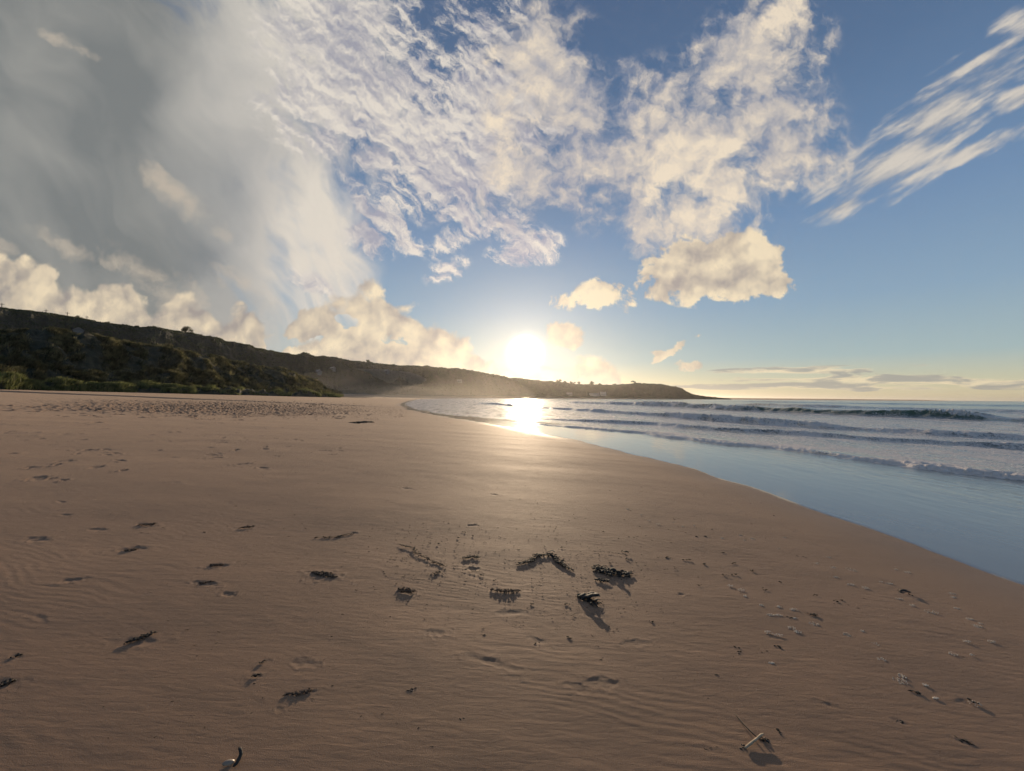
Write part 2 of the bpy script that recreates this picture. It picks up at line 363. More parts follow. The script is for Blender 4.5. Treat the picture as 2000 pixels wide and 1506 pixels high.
# patches of trampled sand
trm = np.zeros_like(GX)
rng = np.random.default_rng(7)
PIT_SHADE = np.zeros_like(GX)
rlog = np.log(rr[11:])
def stamp(x, y, L, Wd, rot, depth, rim=0.35, sharp=1.0, seed=0):
    r0 = math.hypot(x, y); a0 = math.atan2(x, y); ext = max(L, Wd) * 2.0
    i0 = np.searchsorted(rr, max(r0 - ext, 0.02)); i1 = np.searchsorted(rr, r0 + ext) + 1
    j0 = int((math.degrees(a0 - ext / r0) + 58) / (az_f[1] - az_f[0])); j1 = int((math.degrees(a0 + ext / r0) + 58) / (az_f[1] - az_f[0])) + 2
    j0 = max(j0, 0); j1 = min(j1, 1050)
    if j1 <= j0 or i1 <= i0: return
    sl = (slice(i0, i1), slice(j0, j1))
    dx = GX[sl] - x; dy = GY[sl] - y; c, s = math.cos(rot), math.sin(rot)
    u = (dx * c + dy * s) / L; v = (-dx * s + dy * c) / Wd
    q = np.sqrt(u * u + v * v) * (1 + 0.8 * vnoise(dx / L * 2.2 + seed * 1.7, dy / L * 2.2, 3) + 0.5 * vnoise(dx / L * 5 + seed, dy / L * 5, 4))
    pit = -depth * (1 - sstep(q, 0.35, 1.05)) * (1 + 0.9 * vnoise(dx / L * 4 + seed, dy / L * 4, 6))
    rm = depth * rim * np.exp(-((q - 1.18) / 0.22) ** 2) * (0.55 + 1.2 * vnoise(dx / L * 2.5 + seed, dy / L * 2.5 + 9, 5))
    GZ[sl] += pit + rm
    PIT_SHADE[sl] = np.maximum(PIT_SHADE[sl], 1 - sstep(q, 0.5, 1.6))
# footprints that can be told apart (pixel, size)
prints = [(852, 1236, .09, .055), (922, 1026, .09, .05), (922, 1110, .10, .05), (966, 966, .10, .06), (794, 954, .12, .06), (480, 1030, .12, .06), (288, 1026, .15, .07),
    (255, 1072, .14, .07), (423, 1105, .12, .06), (633, 1124, .16, .08), (400, 1139, .12, .05), (445, 1160, .08, .04), (72, 1053, .16, .07), (130, 1006, .10, .04), (190, 1034, .12, .05),
    (265, 1252, .15, .06), (145, 1134, .09, .05), (585, 1354, .10, .025), (500, 1321, .05, .03), (513, 1293, .05, .02), (545, 1386, .035, .02), (120, 980, .10, .04), (340, 943, .16, .04),
    (80, 1210, .10, .03), (30, 1283, .06, .03), (12, 1335, .09, .04), (795, 1156, .09, .05), (1330, 1160, .05, .03), (1240, 1255, .12, .05), (1160, 1200, .1, .05), (1180, 1335, .13, .05), (1130, 1345, .1, .04), (1050, 1250, .1, .04),
    (690, 1040, .08, .03), (1000, 1195, .2, .05), (960, 1295, .22, .05), (590, 1295, .14, .05), (1620, 1380, .06, .03), (1880, 1370, .06, .035), (1760, 1412, .06, .025), (1880, 1450, .07, .03), (1765, 1157, .09, .03)]
for i, (px, py, L, Wd) in enumerate(prints):
    g = ground(px, py); stamp(g.x, g.y, L * .8, Wd * .8, rng.uniform(-0.5, 0.5), (0.006 + 0.10 * Wd) * (0.22 if py > 1180 else 0.5), 0.5, 1, i)
# scattered scuffs, denser towards the dunes and in the trampled belt
def belt(px, py):
    return 0
n_s = 0
for i in range(1500):
    a = R(rng.uniform(-57, 8)); r = 9.0 * math.exp(rng.uniform(0, 2.6)); x, y = r * math.sin(a), r * math.cos(a)
    dd = shore_s(x, y)
    if dd < 9 or dd > 90: continue
    if rng.random() > 0.10 + 0.9 * min(1, (dd / 22) ** 2): continue
    L = rng.uniform(.09, .17); stamp(x, y, L, L * rng.uniform(.35, .6), rng.uniform(0, 3.14), rng.uniform(.007, .018), 0.6, 1, i)
for i in range(15000):                                          # the heavily trampled belt
    px = rng.triangular(120, 520, 800); py = rng.normal(792, 7) + (px - 400) * 0.004
    hz = 768 + px * 0.0075
    if py < hz + 8: continue
    d = ray(px, py); k = (CZ - 1.2) / -d.z; 
    g = ground(px, py) if i % 12 == 0 else None
    if g is not None: base_g = g
    else: g = base_g + Vector((rng.normal(0, 3.0), rng.normal(0, 2.0), 0))
    L = rng.uniform(.12, .22); stamp(g.x, g.y, L, L * rng.uniform(.5, .8), rng.uniform(0, 3.14), rng.uniform(.03, .09) * rng.choice([.5, 1, 1]), 0.8, 1, i)
print('stamped')
gv = np.stack([GX, GY, GZ], -1).reshape(-1, 3)
m_sand, t = mat('beach_sand')
geo = t.n('ShaderNodeNewGeometry').outputs['Position']
dA = t.n('ShaderNodeAttribute', attribute_name='inland').outputs['Fac']
shadeA = t.n('ShaderNodeAttribute', attribute_name='pit_shade').outputs['Fac']
P2 = t.v('MULTIPLY', geo, (1, 1, 0))
nA = t.noise(t.map(P2, sc=(0.35, 1, 1)), 0.9, 5, 0.55)
nB = t.noise(t.map(P2, rot=0.2, sc=(0.4, 1.3, 1)), 11, 5, 0.6)
nC = t.noise(P2, 260, 2, 0.7)
wet = t.ss(dA, 1.6, 0.15)
damp = t.ss(t.m('ADD', dA, t.m('MULTIPLY', t.m('SUBTRACT', nA, 0.5), 6.0)), 22, 3)
c = t.mix(t.ss(nA, 0.3, 0.7), (0.300, 0.150, 0.068), (0.365, 0.190, 0.088))
c = t.mix(t.ss(nB, 0.35, 0.75, 0, 0.35), c, (0.265, 0.140, 0.066))
c = t.mix(t.m('MULTIPLY', damp, 0.45), c, (0.215, 0.117, 0.060))
c = t.mix(t.m('MULTIPLY', wet, 0.8), c, (0.16, 0.086, 0.042))
c = t.mix(t.m('MULTIPLY', shadeA, 0.6), c, (0.18, 0.098, 0.052))  # shade of the footprint pits, painted into the sand colour
nM = t.noise(t.map(P2, sc=(0.5, 1, 1)), 2.6, 6, 0.7)
c = t.mix(t.ss(nM, 0.42, 0.64, 0, 0.5), c, (0.235, 0.122, 0.055))
for off, wd, st in ((1.7, .05, .35), (3.1, .09, .30), (4.6, .05, .22), (7.5, .22, .25)):      # old swash lines
    ln = t.m('ABSOLUTE', t.m('SUBTRACT', t.m('ADD', dA, t.m('MULTIPLY', t.m('SUBTRACT', nA, 0.5), off * 1.1)), off))
    c = t.mix(t.m('MULTIPLY', t.ss(ln, wd, 0.0), t.ss(nB, 0.35, 0.6, 0, st)), c, (0.12, 0.068, 0.036))
nG = t.noise(P2, 75, 3, 0.8)
c = t.mix(t.ss(nG, 0.56, 0.70, 0, 0.5), c, (0.12, 0.075, 0.05))
c = t.mix(t.ss(nC, 0.25, 0.75, 0, 0.5), c, t.mix(nC, (0.12, 0.08, 0.06), (0.42, 0.32, 0.25)))
rgh = t.m('SUBTRACT', t.m('SUBTRACT', 0.86, t.m('MULTIPLY', damp, 0.08)), t.m('MULTIPLY', wet, 0.22))
rgh = t.m('ADD', rgh, t.m('MULTIPLY', t.m('SUBTRACT', nB, 0.5), 0.12))
w2 = t.noise(t.map(P2, rot=-0.12, sc=(0.22, 1.0, 1)), 34, 3, 0.6, 0.4)
bh = t.m('ADD', t.m('MULTIPLY', w2, t.m('SUBTRACT', 1.0, t.m('MULTIPLY', wet, 0.9))), t.m('MULTIPLY', nC, 0.55))
p_ = finish(t, c, rgh, bh, 0.42, 0.006, IOR=1.45)
p_.inputs['Specular IOR Level'].default_value = 0.16
p_.inputs['Sheen Weight'].default_value = 0.11; p_.inputs['Sheen Roughness'].default_value = 0.45; p_.inputs['Sheen Tint'].default_value = (1.0, 0.80, 0.66, 1)
sand = mesh_obj('beach', gv, grid_faces(len(rr), len(az), True), m_sand, attrs={'inland': GD, 'pit_shade': PIT_SHADE})
tag(sand, kind='structure')

# ------------------------------------------------------------------ sea
def plan(px_list, z=0.0):
    out = []
    for px, py in px_list:
        d = ray(px, py); k = (z - CZ) / d.z; out.append((d.y * k, d.x * k))
    out.sort(); return np.array([a for a, b in out]), np.array([b for a, b in out])
BRK = [  # waterline pixels of each breaker's toe, height, front and back widths, foam
    ([(1150, 838), (1250, 847), (1400, 868), (1500, 876), (1600, 890), (1700, 903), (1800, 917), (1900, 928), (2000, 940)], 0.13, 0.16, 1.1, 1.0),
    ([(1150, 824), (1250, 829), (1400, 841), (1500, 846), (1600, 853), (1700, 860), (1800, 866), (1900, 873), (2000, 879)], 0.17, 0.35, 1.0, 0.45),
    ([(960, 790), (1050, 797), (1200, 807), (1400, 822), (1500, 829), (1600, 836), (1700, 842), (1800, 849), (1900, 854), (2000, 859)], 0.36, 0.5, 1.5, 0.65),
    ([(1100, 786.6), (1200, 790), (1300, 794.5), (1400, 800.5), (1500, 805), (1600, 809), (1700, 813), (1800, 816.5), (1900, 821), (2000, 826)], 0.80, 1.0, 3.2, 0.8),
    ([(1400, 791), (1600, 796.5), (1800, 802), (2000, 808)], 0.75, 3.0, 6.0, 0.0),
    ([(1400, 784.5), (1700, 789.5), (2000, 795)], 0.7, 6.0, 10.0, 0.0),
]
s_az = np.radians(np.concatenate([np.linspace(-40, 57, 1150), np.linspace(57, 178, 50)[1:]]))
s_r = np.concatenate([np.geomspace(3.0, 130, 900)[:-1], np.geomspace(130, 1500, 220)[:-1], np.geomspace(1500, 19000, 40)])
A_, R_ = np.meshgrid(s_az, s_r)
SX = R_ * np.sin(A_); SY = R_ * np.cos(A_)
SD = shore_d(SX, SY)
seaw = np.maximum(-SD, 0)
lim = np.clip(1 - R_ / 500, 0, 1)
SZ = 0.010 + 0.0 * SX
# thin sheet lying on the sand at the edge, choppier water outside the first breaker
farw = sstep(SY, 22, 45)
chop = sstep(seaw, 5 - 4.8 * farw, 9 - 7.6 * farw)
FO = np.zeros_like(SX); GR = np.zeros_like(SX)
for bi, (pl, hgt, wf, wb, fm) in enumerate(BRK):
    by, bx = plan(pl)
    ordr = np.argsort(by); by = by[ordr]; bx = bx[ordr]
    sl0 = (bx[1] - bx[0]) / (by[1] - by[0]); sl1 = (bx[-1] - bx[-2]) / (by[-1] - by[-2])
    XB = np.interp(SY, by, bx)
    XB = np.where(SY < by[0], bx[0] + (SY - by[0]) * sl0, XB); XB = np.where(SY > by[-1], bx[-1] + (SY - by[-1]) * sl1, XB)
    sl = np.gradient(bx, by); cs = np.interp(SY, by, np.cos(np.arctan(sl)))
    sc_ = wf * 2.2
    e = (SX - XB) * cs - 1.2 * wf + (0.9 * wf + 0.12) * 1.4 * fbm(SY / (sc_ * 3 + 1), SY * 0 + bi * 5.1, 61, 4) - (0.35 * wf) * vnoise(SX / (wf * 0.7), SY / (wf * 0.7), 71)
    fade = 1 - sstep(SY, by[-1] * 0.92, by[-1] * 1.35)
    am = hgt * (0.8 if bi == 0 else 1.0) * fade * np.clip(0.85 + (0.6 if bi == 0 else 1.5) * fbm(SY / (10 * wf + 3), SY * 0 + bi * 9.7, 81, 3), 0.3, 1.3)
    if bi == 3: am = am * (0.6 + 0.5 * sstep(SX, 20, 42))
    hh = am * np.where(e < 0, np.exp(-(e / wf) ** 2), np.exp(-(e / wb) ** 2))
    SZ += hh * sstep(seaw, 0.3, 2.5)
    brk_n = fbm(SY / (5 * wf + 1), SX / (8 * wf + 1), 91 + bi, 3)
    if fm > 0:
        f_front = np.exp(-((e + 0.35 * wf) / ((1.25 if bi == 0 else 0.85) * wf)) ** 2) * (1.25 if bi == 0 else 1.0)
        f_back = np.where(e > 0, np.exp(-e / (wb * 2.2)), 0)
        f = (f_front * 1.0 + f_back * (1.0 if bi == 0 else 0.36)) * fm * fade * np.clip(1.0 + 1.5 * brk_n, 0, 1.3)
        if bi == 3: f = f * (1 - 0.85 * sstep(SX, 33, 40) * (1 - 0.8 * np.exp(-((SX - 47) / 2.0) ** 2)))
        f = np.minimum(f, 0.74 if bi == 0 else 0.64); FO = np.maximum(FO, f)
        SZ += hh * 0.35 * fm * (1.5 * vnoise(SX / 0.09, SY / 0.11, 101) + 1.4 * vnoise(SX / 0.22, SY / 0.3, 103)) * np.clip(f * 2, 0, 1)
    if bi == 3: GR = 1.0 * np.exp(-((e + 0.2) / 1.2) ** 2) * fade * sstep(SX, 30, 42)
far = np.clip(1 - R_ / 900, 0, 1)
SZ += chop * lim * (0.05 * fbm(SX / 1.3, SY / 2.6, 111, 4, 0.6) + 0.10 * fbm(SX / 6, SY / 14, 121, 3)) * sstep(seaw, 6, 25)
SZ += chop * 0.018 * lim * fbm(SX / 0.5, SY / 0.8, 131, 3)
SZ += sstep(seaw, .5, 3) * 0.004 * fbm(SX / 0.5, SY / 1.6, 141, 3)
resid = chop * sstep(200 - seaw, 0, 160) * 0.48 * (1 - 0.9 * GR)
FO = np.maximum(FO, resid)
# drop sea far inland
SZ = np.where(SD > 0, -0.06 * np.minimum(SD, 12) + 0.012, SZ)
keep = (SD < 6)
fc = grid_faces(len(s_r), len(s_az))
kf = keep.reshape(-1)[fc].any(1); fc = fc[kf]
m_sea, t = mat('sea_water')
geo = t.n('ShaderNodeNewGeometry').outputs['Position']
P2 = t.v('MULTIPLY', geo, (1, 1, 0))
fA = t.n('ShaderNodeAttribute', attribute_name='foam').outputs['Fac']
oA = t.n('ShaderNodeAttribute', attribute_name='offshore').outputs['Fac']
gA = t.n('ShaderNodeAttribute', attribute_name='greenness').outputs['Fac']
rip = t.map(P2, rot=0.25, sc=(1.0, 0.38, 1))
n1 = t.noise(rip, 4.0, 5, 0.62, 0.3)
n2 = t.noise(rip, 0.35, 4, 0.6, 0.2)
n3 = t.noise(P2, 9.0, 5, 0.65, 0.6)
n4 = t.noise(t.map(P2, rot=0.2, sc=(1.0, 0.3, 1)), 0.9, 5, 0.62, 0.5)
cellf = t.n('ShaderNodeTexVoronoi', {'Vector': t.v('ADD', P2, t.v('SCALE', t.noise(P2, 3.0, 3, 0.6, out=1), sc=0.6)), 'Scale': 3.2}, feature='DISTANCE_TO_EDGE', voronoi_dimensions='2D').outputs[0]
lace = t.ss(cellf, 0.16, 0.02)
fm = t.m('ADD', fA, t.m('MULTIPLY', t.m('SUBTRACT', n3, 0.5), 0.9))
fm = t.m('ADD', fm, t.m('MULTIPLY', t.m('SUBTRACT', n4, 0.5), 0.8))
fm = t.m('ADD', fm, t.m('MULTIPLY', lace, 0.20))
fmask = t.m('MULTIPLY', t.ss(fm, 0.38, 0.66), t.ss(fA, 0.02, 0.15))
shal = t.ss(oA, 8.0, 0.5)
deep = t.mix(t.ss(oA, 10, 90), (0.18, 0.172, 0.145), (0.040, 0.060, 0.066))
deep = t.mix(gA, deep, (0.045, 0.085, 0.030))
wc = t.mix(shal, deep, (0.22, 0.185, 0.140))
bmp = t.m('ADD', t.m('MULTIPLY', n1, 0.35), t.m('MULTIPLY', n2, t.m('MULTIPLY', t.ss(oA, 6, 40), 2.4)))
bs = t.n('ShaderNodeBump', {'Strength': t.ss(oA, 0.5, 9, 0.10, 1.0), 'Distance': 0.07, 'Height': bmp})
pw = t.n('ShaderNodeBsdfPrincipled', {'Base Color': wc, 'Roughness': t.ss(oA, 1, 40, 0.05, 0.16), 'IOR': t.ss(oA, 3, 9, 1.75, 1.40), 'Normal': bs.outputs[0]})
fb = t.n('ShaderNodeBump', {'Strength': 0.8, 'Distance': 0.12, 'Height': n3})
pf = t.n('ShaderNodeBsdfPrincipled', {'Base Color': (0.80, 0.71, 0.63, 1), 'Roughness': 0.6, 'Normal': fb.outputs[0]})
pf.inputs['Subsurface Weight'].default_value = 0.0
mx = t.n('ShaderNodeMixShader', {0: fmask, 1: pw.outputs[0], 2: pf.outputs[0]})
t.n('ShaderNodeOutputMaterial', {0: mx.outputs[0]})
sea = mesh_obj('sea', np.stack([SX, SY, SZ], -1).reshape(-1, 3), fc, m_sea, attrs={'foam': FO, 'offshore': seaw, 'greenness': GR})
tag(sea, kind='structure')

# ------------------------------------------------------------------ headland and cliffs behind the bay
sky_px = [(-500, 520), (-300, 556), (-100, 590), (0, 605), (60, 611), (130, 621), (210, 634), (270, 641), (345, 649), (420, 664), (500, 681), (570, 695), (650, 704), (750, 713), (850, 718), (920, 724), (1000, 740), (1080, 746), (1130, 751), (1200, 753), (1240, 749), (1290, 751), (1325, 757), (1341, 765), (1352, 770.5), (1370, 774), (1402, 777.0), (1430, 779.6)]
skyD = [(-500, 150), (-100, 200), (0, 225), (300, 300), (500, 400), (750, 600), (920, 730), (1000, 850), (1200, 1000), (1340, 1110), (1430, 1160)]
foot_px = [(-500, 0), (-100, 0), (0, 0), (300, 0), (640, 0)]
sx_ = np.arange(-480, 1428, 1.6)
Yc = np.interp(sx_, [a for a, b in skyD], [b for a, b in skyD])
pyc = np.interp(sx_, [a for a, b in sky_px], [b for a, b in sky_px])
crest = np.array([tuple(at(px, Y, py)) for px, Y, py in zip(sx_, Yc, pyc)])
ft = [(-480, 110), (-100, 130), (0, 150), (300, 215), (500, 300), (640, 370), (750, 470), (850, 580), (930, 680), (1000, 790), (1200, 955), (1340, 1085), (1430, 1150)]
Yf = np.interp(sx_, [a for a, b in ft], [b for a, b in ft])
footp = np.array([tuple(at(px, Y, 776)) for px, Y in zip(sx_, Yf)]); footp[:, 2] = np.interp(sx_, [-480, 500, 800, 1000], [4.5, 4.0, 2.0, -0.5])
nrow = 64
us = np.concatenate([np.linspace(0, 1, nrow - 8), [1.15, 1.4, 1.8, 2.4, 3.2, 4.5, 7, 11]])
UU = us[:, None]; S_ = np.cumsum(np.r_[0, np.linalg.norm(np.diff(crest[:, :2], axis=0), axis=1)])[None, :]
prof = np.where(UU < 1, (0.10 * UU + 0.90 * sstep(UU, 0.06, 0.97)) , 1.0)
plan_t = UU
HX = footp[None, :, 0] * (1 - plan_t) + crest[None, :, 0] * plan_t
HY = footp[None, :, 1] * (1 - plan_t) + crest[None, :, 1] * plan_t
HZ = footp[None, :, 2] + (crest[None, :, 2] - footp[None, :, 2]) * prof - np.maximum(UU - 1, 0) * 1.5
SS = np.broadcast_to(S_, HX.shape); Uf = np.broadcast_to(UU, HX.shape)
mid = np.clip(Uf * 6, 0, 1) * (1 - sstep(Uf, 0.8, 1.0))
relief = crest[None, :, 2] - footp[None, :, 2]
gull = fbm(SS / 42, Uf * 1.2 + 3, 201, 4, 0.55)
HZ = HZ + mid * relief * 0.20 * gull * sstep(SS, -50, 400) + mid * 1.6 * fbm(SS / 7, Uf * 7, 211, 4, 0.6)
bushy = np.maximum(fbm(SS / 4.5, Uf * 9, 221, 3, 0.6), -0.05)
HZ = HZ + np.where(Uf > 0.9, np.clip(HZ / 26, 0.25, 1) * np.clip(HY / 450, 0.5, 1.7) * (1.5 * bushy + 0.6 * vnoise(SS / 3.1, Uf * 20, 225)) * np.where(Uf > 1.05, 0, 1), 2.0 * bushy * mid)
m_hill, t = mat('cliff_scrub')
geo = t.n('ShaderNodeNewGeometry').outputs['Position']
na = t.noise(geo, 0.035, 5, 0.6, dim='3D'); nb = t.noise(geo, 0.30, 5, 0.65, dim='3D'); nc = t.noise(geo, 1.8, 3, 0.6, dim='3D')
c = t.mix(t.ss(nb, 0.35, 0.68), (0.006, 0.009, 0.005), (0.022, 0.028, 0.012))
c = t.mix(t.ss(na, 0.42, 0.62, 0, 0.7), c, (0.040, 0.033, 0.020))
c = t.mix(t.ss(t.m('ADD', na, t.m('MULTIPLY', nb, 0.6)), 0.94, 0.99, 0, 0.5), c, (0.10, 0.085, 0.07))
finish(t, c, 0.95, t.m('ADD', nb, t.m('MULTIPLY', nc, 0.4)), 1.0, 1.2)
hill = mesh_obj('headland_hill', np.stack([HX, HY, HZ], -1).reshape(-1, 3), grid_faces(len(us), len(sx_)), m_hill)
tag(hill, kind='structure')
hill_pts = np.stack([HX, HY, HZ], -1)

# ------------------------------------------------------------------ grassy dunes at the left
dpx = np.concatenate([np.arange(-420, -60, 6.0), np.arange(-60, 660, 1.5)])
dfoot = np.array([tuple(ground(max(min(px, 639), -60), py)) for px, py in zip(dpx, np.interp(dpx, [-420, 0, 100, 300, 450, 560, 620, 640], [752, 750.5, 755, 758, 761.5, 764, 765.5, 766.5]))]) if False else None
Yft = np.interp(dpx, [-420, -60, 0, 300, 450, 560, 620, 660], [46, 68, 72, 100, 120, 140, 155, 168])
Xft = (dpx - 1000) / F * Yft
Zft = beach_z(Xft, Yft)
Ytp = np.interp(dpx, [-420, 0, 170, 400, 560, 620, 660], [75, 98, 108, 146, 182, 200, 215])
ptop = np.interp(dpx, [-420, -100, 0, 40, 100, 175, 215, 250, 300, 400, 500, 570, 610, 632, 660], [640, 650, 652, 648, 651, 655, 664, 671, 681, 697, 715, 731, 741, 757, 770])
tops = np.array([tuple(at(px, Y, py)) for px, Y, py in zip(dpx, Ytp, ptop)])
ud = np.concatenate([np.linspace(-0.06, 1.0, 90), [1.1, 1.3, 1.6, 2.0]])
UU = ud[:, None]; t_ = UU
DX = Xft[None] * (1 - t_) + tops[None, :, 0] * t_; DY = Yft[None] * (1 - t_) + tops[None, :, 1] * t_
rise = tops[None, :, 2] - Zft[None]
fore = 0.22 * sstep(UU, 0.0, 0.09) - 0.06 * sstep(UU, 0.14, 0.26)
prof = np.minimum(fore, 1) * np.minimum(1, 6 / np.maximum(rise, 2)) + (1 - 0.16 * np.minimum(1, 6 / np.maximum(rise, 2))) * sstep(UU, 0.10, 1.0) * (1 - 0.22 * sstep(UU, 1.0, 2.0))
prof = np.where(UU < 0, 0, prof)
SS = np.broadcast_to(np.cumsum(np.r_[0, np.hypot(np.diff(Xft), np.diff(Yft))])[None], DX.shape); Uf = np.broadcast_to(UU, DX.shape)
act = sstep(Uf, 0.0, 0.06)
hum = fbm(SS / 5.0 + Uf * 2.5, Uf * 5.5, 301, 4, 0.55)
scallop = 0.05 * fbm(SS / 7, SS * 0, 307, 3)
DZ = Zft[None] + np.maximum(rise, 0.5) * np.where(Uf < 0.5, np.interp((Uf + scallop * act).ravel(), ud, prof[:, 0]).reshape(Uf.shape) if False else prof, prof)
DZ = DZ + act * ((2.3 * hum + 2.0 * (0.22 - np.abs(fbm(SS / 9.0 + Uf * 4.0, Uf * 5 - SS / 30, 331, 3, 0.5)))) * np.clip(rise / 11, 0.1, 1) * sstep(Uf, 0.02, 0.35) + 1.3 * fbm(SS / 2.6 + Uf * 3, Uf * 16, 311, 3, 0.6) * np.clip(rise / 8, 0.3, 1)) * (1 - 0.75 * sstep(Uf, 0.85, 1.0))
DX = DX + 3.2 * fbm(SS / 7, Uf * 1.5, 317, 3)
DZ = np.where(Uf < 0.0, beach_z(DX, DY) - 0.5, DZ)
m_dune, t = mat('dune_turf')
geo = t.n('ShaderNodeNewGeometry').outputs['Position']
nb = t.noise(geo, 0.5, 5, 0.65, dim='3D'); nc = t.noise(geo, 3.5, 3, 0.6, dim='3D')
c = t.mix(t.ss(nb, 0.35, 0.68), (0.022, 0.024, 0.012), (0.055, 0.050, 0.026))
finish(t, c, 0.95, t.m('ADD', nb, t.m('MULTIPLY', nc, 0.5)), 1.0, 0.35)
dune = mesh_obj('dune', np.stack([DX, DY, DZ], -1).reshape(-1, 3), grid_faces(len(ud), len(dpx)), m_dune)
tag(dune, kind='structure')
# marram grass: blades in leaning tufts
DP = np.stack([DX, DY, DZ], -1)
def scatter(DPg, n, umax, umin, seed):
    r_ = np.random.default_rng(seed)
    nr, nc_ = DPg.shape[:2]
    i = r_.uniform(umin, umax, n) * (nr - 1); j = r_.uniform(0, nc_ - 1.001, n)
    i0 = i.astype(int).clip(0, nr - 2); j0 = j.astype(int); fi = (i - i0)[:, None]; fj = (j - j0)[:, None]
    return (DPg[i0, j0] * (1 - fi) + DPg[i0 + 1, j0] * fi) * (1 - fj) + (DPg[i0, j0 + 1] * (1 - fi) + DPg[i0 + 1, j0 + 1] * fi) * fj, i / (nr - 1)
def blades(name, P, hgt, wid, seed, lean=(0.55, -0.25), nb=7, spread=0.35, attrs=None):
    r_ = np.random.default_rng(seed); n = len(P)
    B = np.repeat(P, nb, 0); hb = np.repeat(hgt, nb) * r_.uniform(0.6, 1.15, n * nb); wb_ = np.repeat(wid, nb)
    B = B + np.stack([r_.normal(0, spread, n * nb), r_.normal(0, spread, n * nb), -0.05 * hb], -1)
    a = r_.uniform(0, 2 * np.pi, n * nb); side = np.stack([np.cos(a), np.sin(a), 0 * a], -1) * (wb_ * 0.5)[:, None]
    dirn = np.stack([lean[0] + 0.45 * np.cos(a * 3.7), lean[1] + 0.45 * np.sin(a * 2.3), 0 * a], -1)
    m1 = B + dirn * (hb * 0.22)[:, None] + np.stack([0 * a, 0 * a, hb * 0.6], -1)
    tp = B + dirn * (hb * 0.75)[:, None] + np.stack([0 * a, 0 * a, hb * 0.95], -1)
    V = np.stack([B - side, B + side, m1 + side * 0.8, m1 - side * 0.8, tp], 1).reshape(-1, 3)
    k = np.arange(n * nb)[:, None] * 5
    quads = k + np.array([[0, 1, 2, 3]]); tri = k + np.array([[3, 2, 4]])
    me_faces = np.concatenate([np.concatenate([quads[:, [0, 1, 2]], quads[:, [0, 2, 3]]]), tri])
    return V, me_faces, np.repeat(r_.random(n * nb), 5)
m_gr, t = mat('marram_blades')
rA = t.n('ShaderNodeAttribute', attribute_name='tint').outputs['Fac']
geo = t.n('ShaderNodeNewGeometry').outputs['Position']
nb_ = t.noise(geo, 0.45, 4, 0.6, dim='3D')
c = t.mix(t.m('ADD', t.m('MULTIPLY', rA, 0.3), t.ss(nb_, 0.44, 0.60, 0, 0.62)), (0.018, 0.026, 0.010), (0.27, 0.24, 0.12))
lowA = t.n('ShaderNodeAttribute', attribute_name='foreshore').outputs['Fac']
c = t.mix(t.m('MULTIPLY', lowA, 0.75), c, t.mix(t.m('ADD', t.m('MULTIPLY', rA, 0.4), t.ss(t.noise(geo, 0.6, 3, 0.6, dim='3D'), 0.35, 0.65, 0, 0.6)), (0.050, 0.075, 0.020), (0.32, 0.33, 0.13)))
pr = t.n('ShaderNodeBsdfPrincipled', {'Base Color': c, 'Roughness': 0.7})
tr = t.n('ShaderNodeBsdfTranslucent', {0: c})
t.n('ShaderNodeOutputMaterial', {0: t.n('ShaderNodeMixShader', {0: 0.45, 1: pr.outputs[0], 2: tr.outputs[0]}).outputs[0]})
Pg, ug = scatter(DP, 46000, 0.965, 0.06, 5)
clump = fbm(Pg[:, 0] / 3.0, Pg[:, 1] / 3.0, 401, 2) > np.where(ug < 0.14, 0.02, -0.06)
Pg = Pg[clump]; ug = ug[clump]
Vv, Ff, Tt = blades('g', Pg, (0.85 + 1.3 * fbm(Pg[:, 0] / 4, Pg[:, 1] / 4, 409, 2)).clip(.25, 1.6), 0.13 + 0 * ug, 9, lean=(0.9, -0.35), nb=6)
mg = mesh_obj('marram_grass', Vv, Ff, m_gr, smooth=False, attrs={'tint': Tt, 'foreshore': np.repeat(1 - sstep(ug, 0.17, 0.30), 30)})
tag(mg, 'rough marram grass covering the dune slope left of the beach', 'grass', kind='stuff')

# ------------------------------------------------------------------ helpers for small things
def add_tube(V, Fc, pts, rads, n=6, flat=1.0, twist=0.0):
    "tapered tube through pts; flat<1 squashes it into a strap"
    b = len(V); pts = [Vector(p) for p in pts]
    for i, p in enumerate(pts):
        tdir = (pts[min(i + 1, len(pts) - 1)] - pts[max(i - 1, 0)]).normalized()
        up = Vector((0, 0, 1)) if abs(tdir.z) < 0.9 else Vector((0, 1, 0))
        s_ = tdir.cross(up).normalized(); u_ = s_.cross(tdir)
        if twist: q = Matrix.Rotation(twist * i, 3, tdir); s_ = q @ s_; u_ = q @ u_
        r = rads[i] if hasattr(rads, '__len__') else rads
        for k in range(n):
            a = 2 * math.pi * k / n; V.append(tuple(p + s_ * (r * math.cos(a)) + u_ * (r * flat * math.sin(a))))
    for i in range(len(pts) - 1):
        for k in range(n):
            k2 = (k + 1) % n; Fc.append((b + i * n + k, b + i * n + k2, b + (i + 1) * n + k2, b + (i + 1) * n + k))
    Fc.append(tuple(b + k for k in reversed(range(n)))); Fc.append(tuple(b + (len(pts) - 1) * n + k for k in range(n)))
def add_lump(V, Fc, c, rx, ry, rz, rnd, n=6, m=4):
    b = len(V); c = Vector(c)
    for i in range(m + 1):
        ph = math.pi * i / m
        for k in range(n):
            a = 2 * math.pi * k / n; j = 1 + rnd.uniform(-0.22, 0.22)
            V.append((c.x + rx * j * math.sin(ph) * math.cos(a), c.y + ry * j * math.sin(ph) * math.sin(a), c.z + rz * j * math.cos(ph)))
    for i in range(m):
        for k in range(n):
            k2 = (k + 1) % n; Fc.append((b + i * n + k, b + (i + 1) * n + k, b + (i + 1) * n + k2, b + i * n + k2))
